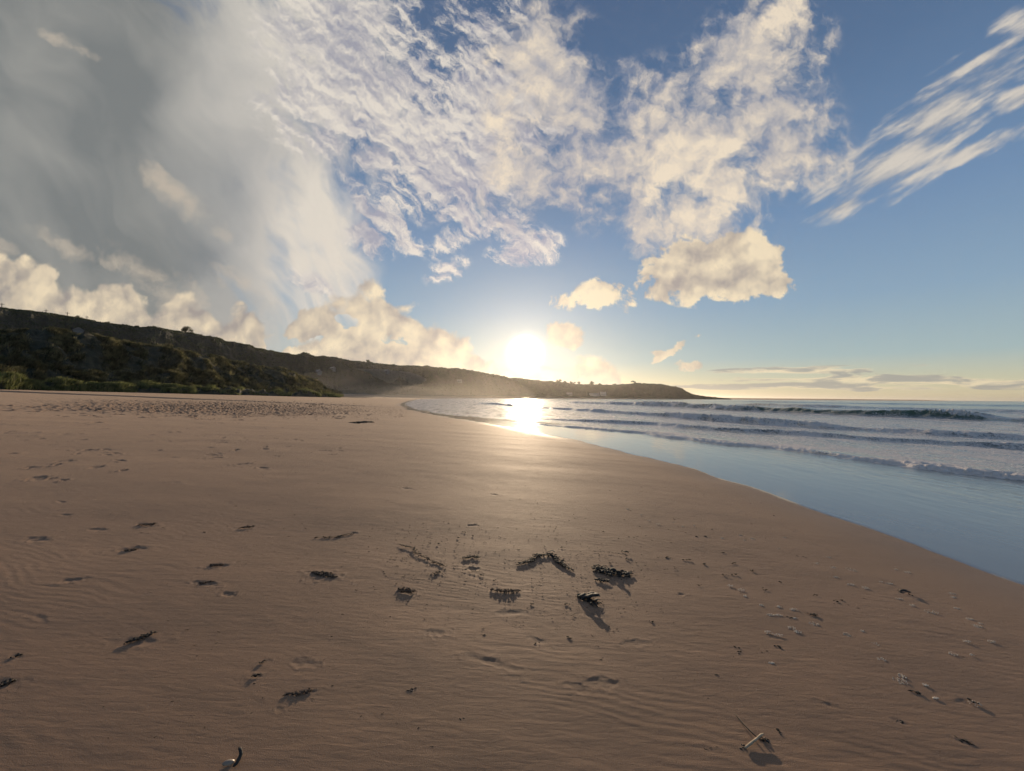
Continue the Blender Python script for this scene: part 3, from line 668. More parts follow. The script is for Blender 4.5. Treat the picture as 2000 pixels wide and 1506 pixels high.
def add_box(V, Fc, x0, x1, y0, y1, z0, z1):
    b = len(V)
    for z in (z0, z1):
        for x, y in ((x0, y0), (x1, y0), (x1, y1), (x0, y1)): V.append((x, y, z))
    for f in ((0, 3, 2, 1), (4, 5, 6, 7), (0, 1, 5, 4), (1, 2, 6, 5), (2, 3, 7, 6), (3, 0, 4, 7)): Fc.append(tuple(b + i for i in f))

m_weed = simple_mat('wet_seaweed', (0.012, 0.010, 0.007), 0.75, 0.5, 60, 0.003)
m_weedb = simple_mat('brown_seaweed', (0.040, 0.027, 0.016), 0.85, 0.5, 60, 0.003)
m_clod = simple_mat('damp_sand_clod', (0.115, 0.07, 0.043), 0.95, 0.3, 120, 0.004)
m_shell = simple_mat('pale_shell', (0.28, 0.21, 0.15), 0.4, 0.25, 40, 0.002)
m_wood = simple_mat('bleached_wood', (0.42, 0.31, 0.19), 0.7, 0.3, 50, 0.003)
m_twig = simple_mat('dark_twig', (0.05, 0.033, 0.022), 0.7, 0.3, 50, 0.002)

def weed(name, path, label, cat, seed, wid=0.03, hgt=0.02, dens=90, flen=0.035, material=None, fw=0.006, group=None, slab=None, lumps=0):
    rnd = random.Random(seed); V = []; Fc = []
    P = [ground(px, py) for px, py in path]; o = P[len(P) // 2].copy()
    seglen = [(P[i + 1] - P[i]).length for i in range(len(P) - 1)]; tot = sum(seglen)
    def along(t):
        d = t * tot
        for i, l in enumerate(seglen):
            if d <= l or i == len(seglen) - 1: return P[i].lerp(P[i + 1], min(d / max(l, 1e-6), 1))
            d -= l
    n = max(4, int(dens * tot / 0.3)); hgt *= 0.42
    for k in range(n):
        t = rnd.random(); p = along(t) - o; env = 0.45 + 0.55 * math.sin(math.pi * min(max(t, .05), .95))
        p = p + Vector((rnd.gauss(0, wid * 0.4), rnd.gauss(0, wid * 0.45), 0)) * env
        a = rnd.uniform(0, 6.28); L = flen * rnd.uniform(.4, 1.3); h = hgt * env * rnd.uniform(.15, 1.0)
        q = []
        for j in range(5):
            u = j / 4; a += rnd.uniform(-.7, .7)
            q.append(p + Vector((math.cos(a) * L * u, math.sin(a) * L * u, 0.002 + h * math.sin(math.pi * (0.15 + 0.8 * u)))))
        r = fw * rnd.uniform(.5, 1.2)
        add_tube(V, Fc, q, [r * .5, r, r * 1.1, r * .8, r * .2], 5, 0.35, rnd.uniform(-.4, .4))
    for k in range(lumps):
        p = along(rnd.random()) - o; s_ = rnd.uniform(.004, .010) * (hgt / 0.02) ** 0.5
        add_lump(V, Fc, p + Vector((rnd.gauss(0, wid * .4), rnd.gauss(0, wid * .4), s_ * .5)), s_ * 1.3, s_, s_, rnd)
    if slab:
        for (x0, y0, x1, y1, h0, h1, sw) in slab:
            a_, b_ = Vector((x0, y0, h0 * .6)), Vector((x1, y1, h1 * .55)); q = []
            for j in range(7):
                u = j / 6; q.append(a_.lerp(b_, u) + Vector((rnd.uniform(-.006, .006), rnd.uniform(-.006, .006), 0.012 * math.sin(math.pi * u) + rnd.uniform(-.003, .003))))
            add_tube(V, Fc, q, [sw * .3, sw * .8, sw, sw * 1.1, sw, sw * .8, sw * .25], 8, 0.22, rnd.uniform(-.15, .15))
    ob = mesh_obj(name, V, Fc, material or m_weed); ob.location = o
    return tag(ob, label, cat, group)

G = 'seaweed clumps stranded on the sand'
weed('seaweed_slab', [(1130, 1166), (1150, 1170), (1166, 1180)], 'black folded slab of kelp throwing a long dark shadow towards the viewer', 'seaweed', 1, .035, .035, 60, .05, fw=.012,
     slab=[(-.085, .02, .01, .01, .012, .025, .022), (-.05, .0, .075, -.02, .02, .06, .026), (.03, .03, .085, -.03, .035, .065, .020), (-.02, .03, .06, .03, .02, .05, .018)])
weed('seaweed_clump', [(1160, 1108), (1185, 1116), (1205, 1120), (1232, 1122)], 'largest black tangle of seaweed with pointed shadow, just behind the folded kelp slab', 'seaweed', 2, .07, .035, 190, .045, fw=.008, group=G,
     slab=[(-.07, .03, .0, .0, .02, .04, .018), (-.01, .0, .03, -.05, .03, .05, .012)], lumps=30)
weed('seaweed_clump', [(1165, 1132), (1188, 1136)], 'short curled strand of seaweed below the largest black tangle', 'seaweed', 3, .03, .022, 130, .03, fw=.006, group=G, lumps=10)
weed('seaweed_clump', [(1012, 1102), (1035, 1096), (1050, 1085), (1080, 1084), (1092, 1098), (1117, 1114)], 'arched black trail of seaweed bending like a hook, left of the largest tangle', 'seaweed', 4, .035, .022, 120, .03, fw=.006, group=G, lumps=30,
     slab=[(-.05, .06, .03, .05, .012, .022, .012)])
weed('sand_clods', [(962, 1152), (985, 1156), (1016, 1154)], 'comb-like row of raised clods with finger shadows, in front of the arched weed trail', 'sand clods', 5, .025, .026, 80, .02, m_clod, .008, group=None, lumps=34)
weed('seaweed_clump', [(782, 1064), (806, 1070), (815, 1082), (832, 1090), (848, 1098), (872, 1106)], 'long thin slanting trail of brown weed bits running down to the right', 'seaweed', 6, .03, .012, 50, .02, m_weedb, .005, group=G, lumps=30)
weed('seaweed_clump', [(842, 1122), (860, 1116)], 'small brown weed scrap at the lower end of the slanting trail', 'seaweed', 7, .025, .012, 70, .02, m_weedb, .005, group=G, lumps=8)
weed('seaweed_clump', [(902, 1090), (935, 1088)], 'flat brown weed clump beside the small round heel print', 'seaweed', 8, .03, .016, 90, .03, m_weedb, .006, group=G, lumps=10)
weed('sand_clods', [(782, 1152), (808, 1156)], 'compact pile of sand clods with a forked shadow, left of the comb-like row', 'sand clods', 9, .03, .026, 100, .025, m_clod, .008, lumps=24)
weed('sand_clods', [(612, 1118), (636, 1122), (654, 1128)], 'leaf-shaped heap of raised sand clods, left of the slanting weed trail', 'sand clods', 10, .035, .022, 100, .025, m_clod, .008, lumps=34)
weed('seaweed_clump', [(614, 1050), (650, 1050), (690, 1042)], 'thin chain of dark weed bits above the leaf-shaped heap of clods', 'seaweed', 11, .03, .012, 46, .02, m_weedb, .005, group=G, lumps=26)
weed('seaweed_clump', [(905, 1112), (935, 1116)], 'tiny dark weed scrap in the round heel print', 'seaweed', 31, .012, .010, 40, .015, m_weedb, .004, group=G)
weed('sand_clods', [(243, 1076), (268, 1074)], 'dark pair of stacked clods with a pale sand tail, left middle ground', 'sand clods', 12, .03, .02, 80, .03, m_clod, .008, lumps=18)
weed('sand_clods', [(411, 1104), (434, 1104)], 'rough lump of clods with a faint sand tail to its right', 'sand clods', 13, .03, .02, 80, .025, m_clod, .008, lumps=18)
weed('sand_clods', [(390, 1140), (416, 1136)], 'small slanted ridge of clods just below the rough lump', 'sand clods', 14, .015, .014, 60, .02, m_clod, .006, lumps=12)
weed('sand_clods', [(274, 1026), (300, 1024)], 'ragged ring of clods farther back on the left', 'sand clods', 15, .04, .02, 60, .03, m_clod, .008, lumps=20)
weed('sand_clods', [(470, 1031), (492, 1029)], 'small ragged clod group level with the ragged ring, nearer the middle', 'sand clods', 16, .03, .018, 60, .03, m_clod, .007, lumps=14)
weed('seaweed_clump', [(242, 1258), (262, 1250), (286, 1242), (300, 1236)], 'slanting dark ridge of weed and sand above a smooth pale mound, lower left', 'seaweed', 17, .02, .018, 90, .03, m_weedb, .006, group=G, lumps=20)
weed('seaweed_clump', [(0, 1340), (28, 1326)], 'dark weed bundle cut by the left edge of the frame', 'seaweed', 18, .025, .02, 90, .03, m_weedb, .007, group=G, lumps=12)
weed('seaweed_clump', [(22, 1285), (42, 1280)], 'small black weed bundle just above the one at the left edge', 'seaweed', 19, .012, .014, 90, .02, m_weed, .006, group=G)
weed('sand_clods', [(560, 1356), (585, 1355), (612, 1348)], 'thin dark crusty ridge of sand shaped like a bone, lower left', 'sand clods', 20, .010, .012, 80, .015, m_clod, .005, lumps=20)
weed('seaweed_clump', [(492, 1322), (508, 1318)], 'bean-sized dark weed scrap above the bone-shaped ridge', 'seaweed', 21, .010, .012, 80, .012, m_weedb, .006, group=G)
weed('seaweed_clump', [(507, 1298), (518, 1290)], 'narrow dark weed scrap tilted up to the right, above the bean-sized scrap', 'seaweed', 22, .006, .010, 80, .014, m_weedb, .005, group=G)
weed('seaweed_clump', [(1160, 1068 + 8), (1222, 1084)], 'sparse twig-like weed strand to the upper right of the largest tangle', 'seaweed', 23, .02, .008, 20, .03, m_weed, .003, group=G)
weed('mussel_shell', [(1752, 1152), (1766, 1157), (1782, 1163)], 'black mussel shell fragment lying alone on smooth sand near the water', 'shell', 24, .008, .014, 20, .015, m_weed, .005, slab=[(-.04, .01, .05, -.015, .010, .014, .014)])
weed('seaweed_clump', [(1580, 1200), (1596, 1202)], 'spiky dark weed knot between the white foam flecks', 'seaweed', 25, .015, .018, 70, .03, m_weed, .004, group=G)
weed('seaweed_clump', [(1780, 1350), (1800, 1356)], 'dark weed scrap mixed with foam, lower right', 'seaweed', 26, .010, .010, 70, .02, m_weed, .004, group=G)
weed('seaweed_clump', [(1888, 1364), (1905, 1374)], 'dark v-shaped weed scrap beside a foam fleck, near the right edge', 'seaweed', 27, .012, .012, 60, .025, m_weed, .005, group=G)
weed('seaweed_clump', [(1748, 1410), (1770, 1416)], 'small dark pair of weed scraps below the foam-mixed one', 'seaweed', 28, .008, .008, 70, .02, m_weed, .004, group=G)
weed('seaweed_clump', [(1862, 1442), (1890, 1450)], 'spread dark weed sprig at the lower right with thin arms', 'seaweed', 29, .008, .010, 60, .03, m_weed, .003, group=G)
weed('seaweed_clump', [(1380, 1466), (1402, 1460)], 'curled thin weed sprig left of the pale driftwood splinter', 'seaweed', 30, .012, .006, 60, .02, m_weedb, .003, group=G)
weed('seaweed_clump', [(1517, 1426), (1526, 1436)], 'small black hooked weed scrap right of the pale driftwood splinter', 'seaweed', 32, .004, .010, 70, .012, m_weed, .004, group=G)
weed('seaweed_clump', [(690, 826), (718, 824)], 'long dark weed bundle far off on the pale sand before the shoreline bend', 'seaweed', 33, .16, .07, 12, .5, m_weedb, .05, group=G)
weed('mussel_shell', [(1213, 1074), (1222, 1080)], 'narrow dark shell sliver above the twig-like weed strand', 'shell', 34, .004, .006, 30, .012, m_weed, .004, slab=[(-.03, .012, .03, -.012, .006, .010, .009)])

# driftwood splinter with its twig, and the shell with its curled frond
def seg(name, pa, pb, ha, hb, r0, r1, m_, label, cat, flat=0.5, bend=0.0, seed=0):
    rnd = random.Random(seed); a_, b_ = ground(*pa), ground(*pb); o = a_.copy(); V = []; Fc = []; q = []; rs = []
    for j in range(10):
        u = j / 9; p = a_.lerp(b_, u) - o; nrm = (b_ - a_).cross(Vector((0, 0, 1))).normalized()
        q.append(p + nrm * (bend * math.sin(math.pi * u) + rnd.uniform(-.1, .1) * r0) + Vector((0, 0, ha + (hb - ha) * u + 0.6 * r0 * flat)))
        rs.append((r0 + (r1 - r0) * u) * rnd.uniform(.85, 1.1) * (0.5 if j in (0, 9) else 1))
    add_tube(V, Fc, q, rs, 8, flat)
    ob = mesh_obj(name, V, Fc, m_); ob.location = o
    return tag(ob, label, cat)
seg('driftwood', (1455, 1466), (1491, 1441), 0.008, 0.018, .0068, .0055, m_wood, 'pale driftwood splinter with sunlit upper edge, resting at the lower right', 'driftwood', 0.7, 0, 1)
seg('twig', (1436, 1396), (1477, 1446), 0.001, 0.016, .0016, .003, m_twig, 'thin dark twig leaning against the pale driftwood splinter', 'twig', 1, .004, 2)
weed('seaweed_clump', [(1448, 1462), (1455, 1460)], 'dark weed knot at the left end of the pale driftwood splinter', 'seaweed', 35, .008, .012, 120, .014, m_weed, .005, group=G)
weed('seaweed_clump', [(1486, 1446), (1497, 1448)], 'dark weed knot at the right end of the pale driftwood splinter', 'seaweed', 36, .010, .022, 120, .018, m_weed, .006, group=G)
seg('kelp_frond', (456, 1500), (467, 1470), 0.003, 0.022, .009, .006, m_weed, 'dark curled kelp frond standing beside a pale shell at the bottom edge', 'seaweed', 0.28, .014, 3)
def shell(px, py, s_, label):
    o = ground(px, py); V = []; Fc = []; n = 14; m = 6
    for i in range(m + 1):
        u = i / m
        for k in range(n):
            a = 2 * math.pi * k / n; r = math.sin(u * math.pi / 2) * (1 + 0.04 * (k % 2))
            V.append((r * s_ * math.cos(a), r * s_ * .62 * math.sin(a) + s_ * .1 * u, s_ * .5 * math.cos(u * math.pi / 2) + .002))
    for i in range(m):
        for k in range(n): k2 = (k + 1) % n; Fc.append((i * n + k, (i + 1) * n + k, (i + 1) * n + k2, i * n + k2))
    ob = mesh_obj('shell', V, Fc, m_shell); ob.location = o; ob.rotation_euler = (0.1, 0.1, 0.4)
    tag(ob, label, 'shell')
shell(446, 1492, 0.022, 'pale domed shell at the bottom edge beside the curled kelp frond')

# ------------------------------------------------------------------ foam flecks and tiny scraps
rnd = random.Random(77)
fl8 = [(410, 285), (395, 260), (460, 277), (300, 275), (90, 212), (40, 193), (150, 207), (628, 272), (597, 330), (800, 408), (860, 376), (885, 430), (980, 442), (900, 480), (980, 520), (1055, 537), (1220, 440), (1280, 455), (1140, 505), (1185, 515), (1235, 595), (1308, 630), (1405, 665), (1515, 567), (1525, 587), (1540, 645), (1610, 702), (1665, 725), (1650, 740), (1590, 820), (1725, 822), (400, 548), (340, 525), (420, 580), (508, 630), (600, 637), (555, 680), (600, 682), (685, 698), (785, 728), (668, 750), (700, 770), (545, 773), (597, 788), (680, 652), (960, 785), (1040, 765), (1110, 835), (1140, 915), (765, 1062), (865, 1110), (930, 1150), (960, 1170), (920, 1240), (1130, 1325), (1250, 1005), (1240, 1030), (1375, 1052), (1430, 1122), (1640, 1150), (1520, 887), (1620, 892), (560, 935), (-40, 200), (-90, 180), (-130, 150), (-200, 120), (-60, 90), (20, 60)]
V = []; Fc = []
for k, (x8, y8) in enumerate(fl8):
    g = ground(1300 + x8 / 2.709, 950 + y8 / 2.709); L = rnd.uniform(.012, .038); Wd = L * rnd.uniform(.3, .6)
    if (x8, y8) in ((930, 1150), (1610, 702), (1405, 665), (980, 442), (920, 1240)): L *= 1.7; Wd *= 1.5
    for q in range(int(14 + L * 900)):
        a = rnd.uniform(0, 6.28); r = math.sqrt(rnd.random()); s_ = rnd.uniform(.0015, .0040)
        c_ = Vector((g.x + r * math.cos(a) * L, g.y + r * math.sin(a) * Wd * 1.6, g.z + .0005 + s_ * .3))
        add_lump(V, Fc, c_, s_, s_, s_ * .6, rnd, 5, 3)
m_fleck = simple_mat('dried_foam', (0.74, 0.62, 0.48), 0.6, 0.15, 60, 0.001)
tag(mesh_obj('foam_flecks', V, Fc, m_fleck), 'scattered whitish flecks of dried foam on the brown sand near the water', 'foam', kind='stuff')
sc8 = [(245, 228), (215, 265), (305, 350), (110, 388), (205, 410), (700, 372), (735, 375), (1070, 293), (610, 505), (530, 545), (800, 578), (655, 692), (595, 848), (1330, 1090), (635, 1385), (385, 1395), (100, 1450), (390, 880), (375, 850), (185, 905), (250, 1000), (165, 265), (570, 155), (420, 152), (530, 33), (15, 375), (450, 445), (365, 468), (305, 470), (900, 605), (930, 600), (180, 522), (365, 405)]
sc7 = [(1500, 322), (1415, 345), (1135, 255), (450, 235), (1175, 757), (1200, 885), (1210, 943), (990, 795), (575, 1210), (1165, 570), (970, 570), (560, 200), (590, 170), (440, 340), (690, 410), (760, 440), (1640, 672), (1360, 875), (1280, 960), (300, 1055), (700, 745)]
spots = [(1300 + a / 2.709, 950 + b / 2.709, 1.0) for a, b in sc8] + [(700 + a / 2.863, 980 + b / 2.863, .8) for a, b in sc7]
for k in range(420): spots.append((rnd.gauss(1100, 110), rnd.gauss(1115, 60), .2))
for k in range(260): spots.append((rnd.gauss(850, 70), rnd.gauss(1090, 40), .3))
for k in range(420): spots.append((rnd.uniform(200, 1750), 900 + 560 * rnd.random() ** 1.8, .2))
V = []; Fc = []
for px, py, s0 in spots:
    if py < 860 or px > 1960: continue
    g = ground(px, py)
    if beach_s(g.x, g.y) < 0.06: continue
    for q in range(rnd.choice((1, 2, 3)) if s0 < .5 else rnd.choice((3, 4, 5))):
        s_ = rnd.uniform(.0012, .0034) * (2.2 if s0 > .5 else 1) * min(1.0, 0.45 + 0.2 * max(g.y - 1.5, 0))
        add_lump(V, Fc, (g.x + rnd.gauss(0, .014 * max(s0, .4)), g.y + rnd.gauss(0, .01 * max(s0, .4)), g.z + s_ * .2), s_ * rnd.uniform(1.2, 3.0), s_, s_ * .55, rnd, 5, 3)
for k in range(1100):  # flat dark lumps added to darken the trampled belt like shaded pits
    px = rnd.triangular(230, 730, 560); py = 768 + px * .0075 + abs(rnd.gauss(19, 4))
    g = ground(px, py); s_ = rnd.uniform(.02, .055)
    add_lump(V, Fc, (g.x, g.y, g.z + s_ * .1), s_ * rnd.uniform(1, 2.6), s_, s_ * .4, rnd, 5, 3)
tag(mesh_obj('weed_and_shade_lumps', V, Fc, m_weedb), 'tiny dark scraps and grains of weed strewn over the sand, plus dark lumps standing in for pit shade in the trampled belt', 'seaweed scraps', kind='stuff')

# ------------------------------------------------------------------ on the hill
_hp = hill_pts - np.array([0, 0, CZ]); _ci = np.array(CM3.inverted())
_cc = _hp @ _ci.T; HPX = 1000 - F * _cc[..., 0] / _cc[..., 2]; HPY = 753 + F * _cc[..., 1] / _cc[..., 2]
def hill_hit(px, py):
    j = int(np.argmin(np.abs(HPX[20] - px)))
    col_ = HPY[:, j]; i = int(np.argmax(col_[:56] <= py)) if (col_[:56] <= py).any() else 55
    return Vector(tuple(float(v) for v in hill_pts[i, j]))
def crest_at(px, back=0):
    j = int(np.argmin(np.abs(HPX[55] - px))); return Vector(tuple(float(v) for v in hill_pts[55 + back, j]))

m_bark = simple_mat('bark', (0.05, 0.04, 0.03), 0.9, 0.3, 2)
m_leaf, t = mat('leaves')
tA = t.n('ShaderNodeAttribute', attribute_name='tint').outputs['Fac']
c = t.mix(tA, (0.020, 0.030, 0.012), (0.060, 0.075, 0.028))
pr = t.n('ShaderNodeBsdfPrincipled', {'Base Color': c, 'Roughness': 0.75}); tr = t.n('ShaderNodeBsdfTranslucent', {0: c})
t.n('ShaderNodeOutputMaterial', {0: t.n('ShaderNodeMixShader', {0: 0.25, 1: pr.outputs[0], 2: tr.outputs[0]}).outputs[0]})
def leafcloud(cs, rs, n, size, r_):
    V = []; T = []
    for c0, r0 in zip(cs, rs):
        m_ = int(n * (r0 / max(rs)) ** 2)
        d = r_.normal(size=(m_, 3)); d /= np.linalg.norm(d, axis=1)[:, None]
        p = np.array(c0) + d * np.array([r0, r0, r0 * .75]) * (r_.random((m_, 1)) ** 0.45)
        a = r_.normal(size=(m_, 3)); b = r_.normal(size=(m_, 3)); s_ = size * r_.uniform(.5, 1.2, (m_, 1))
        a /= np.linalg.norm(a, axis=1)[:, None]; b /= np.linalg.norm(b, axis=1)[:, None]
        V.append(np.stack([p - a * s_ * .5, p + b * s_ * .45, p + a * s_ * .6], 1)); T.append(np.repeat(r_.random(m_), 3))
    V = np.concatenate(V).reshape(-1, 3); T = np.concatenate(T)
    return V, np.arange(len(V)).reshape(-1, 3), T
def tree(name, base, w_, h_, label, cat, seed, group=None, bush=False, lean=0.0):
    r_ = np.random.default_rng(seed); root = empty(name, base); tag(root, label, cat, group)
    th = h_ * (0.10 if bush else 0.28); V = []; Fc = []
    add_tube(V, Fc, [(0, 0, -1.0), (lean * th * .4, 0, th * .6), (lean * th, 0, th * 1.3)], [h_ * .05, h_ * .04, h_ * .02], 7)
    cs = []; rs = []
    for k in range(7):
        a = r_.uniform(0, 6.28); rad = r_.uniform(.1, .30) * w_; z = h_ * (r_.uniform(.30, .72) if bush else r_.uniform(.42, .80))
        p = (rad * math.cos(a) + lean * h_ * .6, rad * math.sin(a), z); cs.append(p); rs.append(min(w_ * r_.uniform(.22, .32), h_ * .30 if bush else h_ * .30))
        add_tube(V, Fc, [(lean * th * .5, 0, th * .7), ((p[0]) * .6, p[1] * .6, (th + z) * .5), p], [h_ * .022, h_ * .015, h_ * .005], 5)
    mesh_obj('trunk', V, Fc, m_bark, root)
    lv, lf, lt = leafcloud(cs, rs, 420, h_ * .085, r_)
    mesh_obj('crown', lv, lf, m_leaf, root, smooth=False, attrs={'tint': lt})
    return root
def sz(px_w, P): return px_w * P.y / F
GT = 'trees and bushes along the skyline'
TR = [(361, 22, 15, 'windswept lone tree, tallest on the left skyline above the dunes', 'windswept_tree', False, .35),
      (388, 16, 7, 'low hedge-like bush just right of the windswept lone tree', 'skyline_bush', True, 0),
      (341, 10, 4, 'very low shrub just left of the windswept lone tree', 'skyline_bush', True, 0),
      (268, 8, 6, 'small round bush alone on the bare skyline left of the windswept tree', 'skyline_bush', True, 0),
      (147, 30, 9, 'wide rounded thicket on the skyline beside the rightmost utility pole', 'skyline_thicket', True, 0),
      (113, 22, 5, 'flat-topped bush between the second and third utility poles', 'skyline_bush', True, 0),
      (209, 16, 6, 'low bush where the skyline begins to drop, right of the thicket', 'skyline_bush', True, 0),
      (641, 9, 6, 'little pointed bush on the skyline above the hazy cottages', 'skyline_bush', True, 0),
      (719, 7, 7, 'single upright little tree on the hazy middle skyline', 'skyline_tree', False, 0),
      (672, 10, 4, 'faint low bush between the pointed bush and the single upright tree', 'skyline_bush', True, 0),
      (1091, 17, 7, 'first tree of the thin row just right of the sun, on the headland', 'headland_tree', True, 0),
      (1105, 17, 6, 'second tree of the thin row right of the sun, sky showing beside its crown', 'headland_tree', True, .1),
      (1119, 16, 6, 'third tree of the thin row right of the sun', 'headland_tree', True, 0),
      (1132, 16, 5, 'last tree of the thin row right of the sun, farthest from it', 'headland_tree', True, 0),
      (1156, 16, 7, 'round isolated tree in the dip of the headland', 'headland_tree', True, 0),
      (1172, 10, 4, 'small low bush right of the round isolated headland tree', 'skyline_bush', True, 0),
      (1200, 16, 4, 'broad low scrub at the start of the wooded headland top', 'skyline_bush', True, 0),
      (1240, 22, 5, 'rounded wood-edge bush at the highest point of the headland', 'skyline_bush', True, 0)]
for i, (px, wp, hp, lab, nm, bush, lean) in enumerate(TR):
    P = crest_at(px); P.z -= sz(1.0, P)
    tree(nm, P, sz(wp, P), sz(hp + 1.5, P), lab, 'bush' if bush else 'tree', 900 + i, GT, bush, lean)
# scrub that roughens the skyline and the cliff faces
Ps, us_ = scatter(hill_pts[:57], 26000, 1.0, 0.1, 44)
Pt, ut_ = scatter(hill_pts[50:58], 16000, 1.0, 0.3, 45)
Ps = np.concatenate([Ps, Pt]); dist = np.hypot(Ps[:, 0], Ps[:, 1])
r_ = np.random.default_rng(3)
hs = 0.9 * (0.35 + 1.4 * np.clip(fbm(Ps[:, 0] / 9, Ps[:, 1] / 9, 500, 3) + .25, 0, 1)) * np.clip(dist / 350, .6, 1.6)
Vv, Ff, Tt = blades('s', Ps, hs, 0.55 * np.clip(dist / 300, .6, 2.2), 12, lean=(.15, 0), nb=4, spread=.9)
tag(mesh_obj('cliff_scrub', Vv, Ff, m_leaf, smooth=False, attrs={'tint': Tt}), 'dark scrub and gorse covering the cliff face and its rim', 'scrub', kind='stuff')

# utility poles
m_pole = simple_mat('weathered_pole', (0.10, 0.085, 0.07), 0.8, 0.2, 3)
def make_pole():
    root = empty('utility_pole', (0, 0, 0)); V = []; Fc = []
    add_tube(V, Fc, [(0, 0, -1.5), (0, 0, 4), (0, 0, 8.5)], [.22, .19, .15], 8); mesh_obj('post', V, Fc, m_pole, root)
    V = []; Fc = []; add_box(V, Fc, -.9, .9, -.08, .08, 7.7, 7.9); mesh_obj('crossarm', V, Fc, m_pole, root)
    for x in (-.8, 0, .8):
        V = []; Fc = []; add_tube(V, Fc, [(x, 0, 7.9 if x else 8.5), (x, 0, 8.15 if x else 8.75)], [.07, .05], 6); mesh_obj('insulator', V, Fc, m_pole, root)
    return root
pole = make_pole()
PL = [(4, 13, 'utility pole at the far left edge of the skyline'), (90, 11, 'utility pole standing on the bare skyline between the edge pole and the thicket'),
      (131, 12, 'utility pole close to the left side of the wide thicket'), (169, 9, 'shortest-looking utility pole, right of the wide thicket')]
for i, (px, hp, lab) in enumerate(PL):
    o = pole if i == 0 else pole.copy()
    if i:
        COL.objects.link(o)
        for ch in list(pole.children):
            c_ = ch.copy(); COL.objects.link(c_); c_.parent = o
    P = crest_at(px); top = sz(hp, P); o.location = (P.x, P.y, P.z + top - 8.5 * .9); o.scale = (1, 1, 0.9); o.rotation_euler = (0, 0, .6)
    tag(o, lab, 'utility pole', 'utility poles along the ridge')

# houses
m_wall = simple_mat('whitewashed_wall', (0.45, 0.43, 0.40), 0.85, 0.06, 1.5)
m_wallg = simple_mat('grey_render', (0.16, 0.16, 0.16), 0.85, 0.1, 1.5)
m_slate = simple_mat('slate_roof', (0.14, 0.14, 0.15), 0.6, 0.25, 2.0)
m_slatep = simple_mat('pale_sheet_roof', (0.20, 0.20, 0.20), 0.5, 0.1, 1.0)
m_glass = simple_mat('window_glass', (0.03, 0.035, 0.04), 0.08, 0.1, 1)
m_door = simple_mat('painted_door', (0.06, 0.09, 0.10), 0.5, 0.1, 2)
def house(name, P, w_, d_, h_, rh, yaw, label, wall, roof, nwin=3, chim=True):
    root = empty(name, P, yaw); tag(root, label, 'house')
    x = w_ / 2; y = d_ / 2
    V = [(-x, -y, -2), (x, -y, -2), (x, y, -2), (-x, y, -2), (-x, -y, h_), (x, -y, h_), (x, y, h_), (-x, y, h_), (-x, 0, h_ + rh * .97), (x, 0, h_ + rh * .97)]
    mesh_obj('wall', V, [(0, 1, 5, 4), (2, 3, 7, 6), (1, 2, 6, 9, 5), (3, 0, 4, 8, 7), (0, 3, 2, 1)], wall, root, smooth=False)
    e = .35; V = []; Fc = []
    for s_ in (-1, 1):
        b = len(V)
        for dz in (0.02, .2):
            V += [(-x - e, s_ * (y + e), h_ - e * rh / y + dz), (x + e, s_ * (y + e), h_ - e * rh / y + dz), (x + e, 0, h_ + rh + dz), (-x - e, 0, h_ + rh + dz)]
        for f in ((0, 3, 2, 1), (4, 5, 6, 7), (0, 1, 5, 4), (1, 2, 6, 5), (2, 3, 7, 6), (3, 0, 4, 7)): Fc.append(tuple(b + i for i in f))
    rf = mesh_obj('roof', V, Fc, roof, root, smooth=False)
    if chim:
        V = []; Fc = []; add_box(V, Fc, x - 1.2, x - .4, -.4, .4, h_ + rh * .6, h_ + rh + 1.0); mesh_obj('chimney', V, Fc, wall, rf, smooth=False)
    for k in range(nwin):
        cx = -x + w_ * (k + .5) / nwin
        if k == nwin // 2:
            V = []; Fc = []; add_box(V, Fc, cx - .5, cx + .5, -y - .05, -y + .02, 0, 2.05); mesh_obj('door', V, Fc, m_door, root, smooth=False)
        else:
            V = []; Fc = []; add_box(V, Fc, cx - .55, cx + .55, -y - .04, -y + .02, .9, 2.1); wd = mesh_obj('window', V, Fc, m_glass, root, smooth=False)
            V = []; Fc = []; add_box(V, Fc, cx - .65, cx + .65, -y - .12, -y + .01, .78, .89); mesh_obj('sill', V, Fc, wall, wd, smooth=False)
P = hill_hit(152, 655); house('hut', P, 5.5, 4, 2.0, 1.3, -.75, 'small pale grey hut peeping over the dune crest at the left', m_wallg, m_slatep, 2, False)
P = hill_hit(1158, 773); house('shore_house', P, 27, 7, 3.0, 1.8, 0, 'long low white building at the foot of the distant headland', m_wall, m_slate, 9)
P = hill_hit(1178, 772); house('shore_house', P, 13, 8, 5.2, 2.2, 0.1, 'taller white house just right of the long low white building', m_wall, m_slatep, 5)
P = hill_hit(1112, 771); house('shore_house', P, 12, 6, 2.4, 1.6, 0, 'faint small building at the headland foot, left of the long white one', m_wallg, m_slate, 3)
P = hill_hit(620, 731); house('cottage', P, 6, 5, 1.8, 2.0, -.5, 'pale gabled cottage low on the hazy cliff beyond the end of the dunes', m_wallg, m_slatep, 3)
P = hill_hit(650, 723); house('cottage', P, 5, 4, 1.8, 1.2, -.5, 'tiny pale cottage higher up and right of the gabled one', m_wallg, m_slatep, 3)
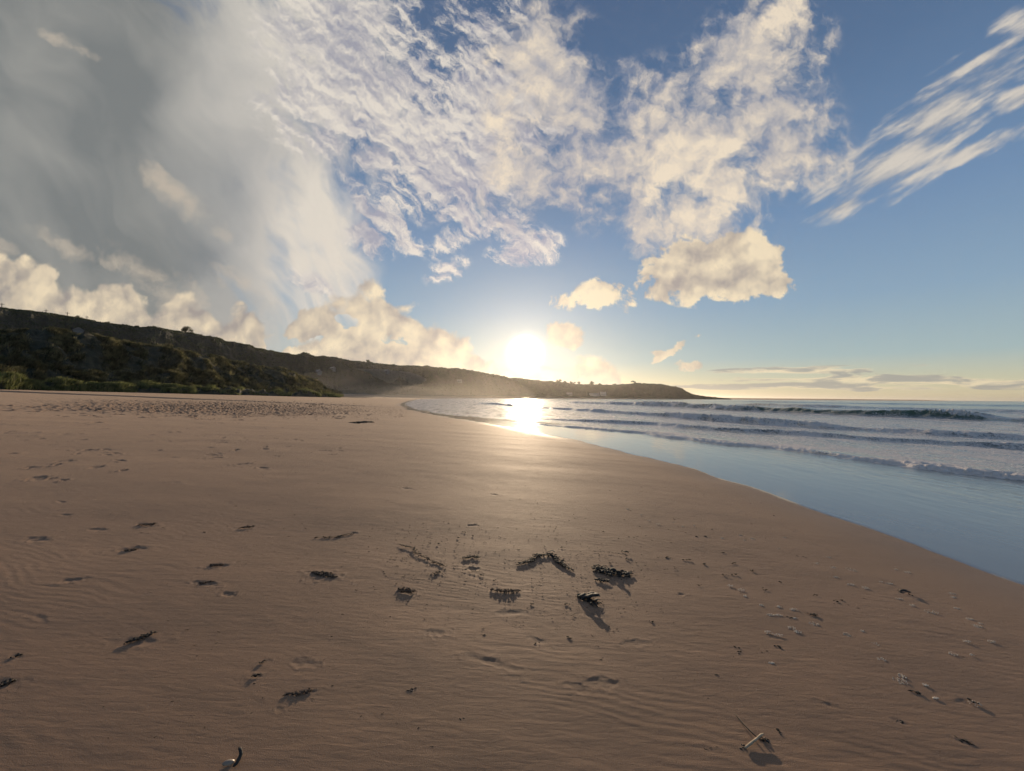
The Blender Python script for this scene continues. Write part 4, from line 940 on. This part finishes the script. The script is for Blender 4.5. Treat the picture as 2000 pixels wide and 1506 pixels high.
P = hill_hit(755, 729); house('cottage', P, 6, 5, 2.6, 2.0, -.4, 'dim grey cottage halfway up the hazy middle of the cliff', m_wallg, m_slate, 3)
P = hill_hit(896, 747); house('cottage', P, 9, 5, 2.0, 1.4, -.2, 'low pale cottage on the slope left of the sun', m_wallg, m_slatep, 3)

# ------------------------------------------------------------------ haze
V = []; Fc = []; add_box(V, Fc, -21000, 21000, -21000, 21000, -6, 95)
m_hz = bpy.data.materials.new('haze_air'); m_hz.use_nodes = True; nt = m_hz.node_tree; nt.nodes.clear()
pv = nt.nodes.new('ShaderNodeVolumePrincipled'); pv.inputs['Color'].default_value = (0.92, 0.88, 0.84, 1); pv.inputs['Density'].default_value = 5.5e-5; pv.inputs['Anisotropy'].default_value = 0.74
ou = nt.nodes.new('ShaderNodeOutputMaterial'); nt.links.new(pv.outputs[0], ou.inputs['Volume'])
hz = mesh_obj('haze', V, Fc, m_hz, smooth=False); tag(hz, kind='stuff')

m_sp = bpy.data.materials.new('spray_air'); m_sp.use_nodes = True; nt = m_sp.node_tree; nt.nodes.clear()
pv = nt.nodes.new('ShaderNodeVolumePrincipled'); pv.inputs['Color'].default_value = (0.95, 0.90, 0.84, 1); pv.inputs['Density'].default_value = 0.0008; pv.inputs['Anisotropy'].default_value = 0.5
ou = nt.nodes.new('ShaderNodeOutputMaterial'); nt.links.new(pv.outputs[0], ou.inputs['Volume'])
V = []; Fc = []; rnd = random.Random(5)
b = 0; n, m = 28, 14
for i in range(m + 1):
    for k in range(n):
        ph = math.pi * i / m; a = 2 * math.pi * k / n
        V.append((-78 + 78 * math.sin(ph) * math.cos(a) + 20 * math.cos(a * 2), 330 + 150 * math.sin(ph) * math.sin(a), 1 + 15 * math.cos(ph) * (1 + .4 * math.cos(a * 3))))
for i in range(m):
    for k in range(n):
        k2 = (k + 1) % n; Fc.append((i * n + k, (i + 1) * n + k, (i + 1) * n + k2, i * n + k2))
tag(mesh_obj('sea_spray', V, Fc, m_sp), 'thin golden veil of spray hanging over the far end of the beach', 'mist', kind='stuff')
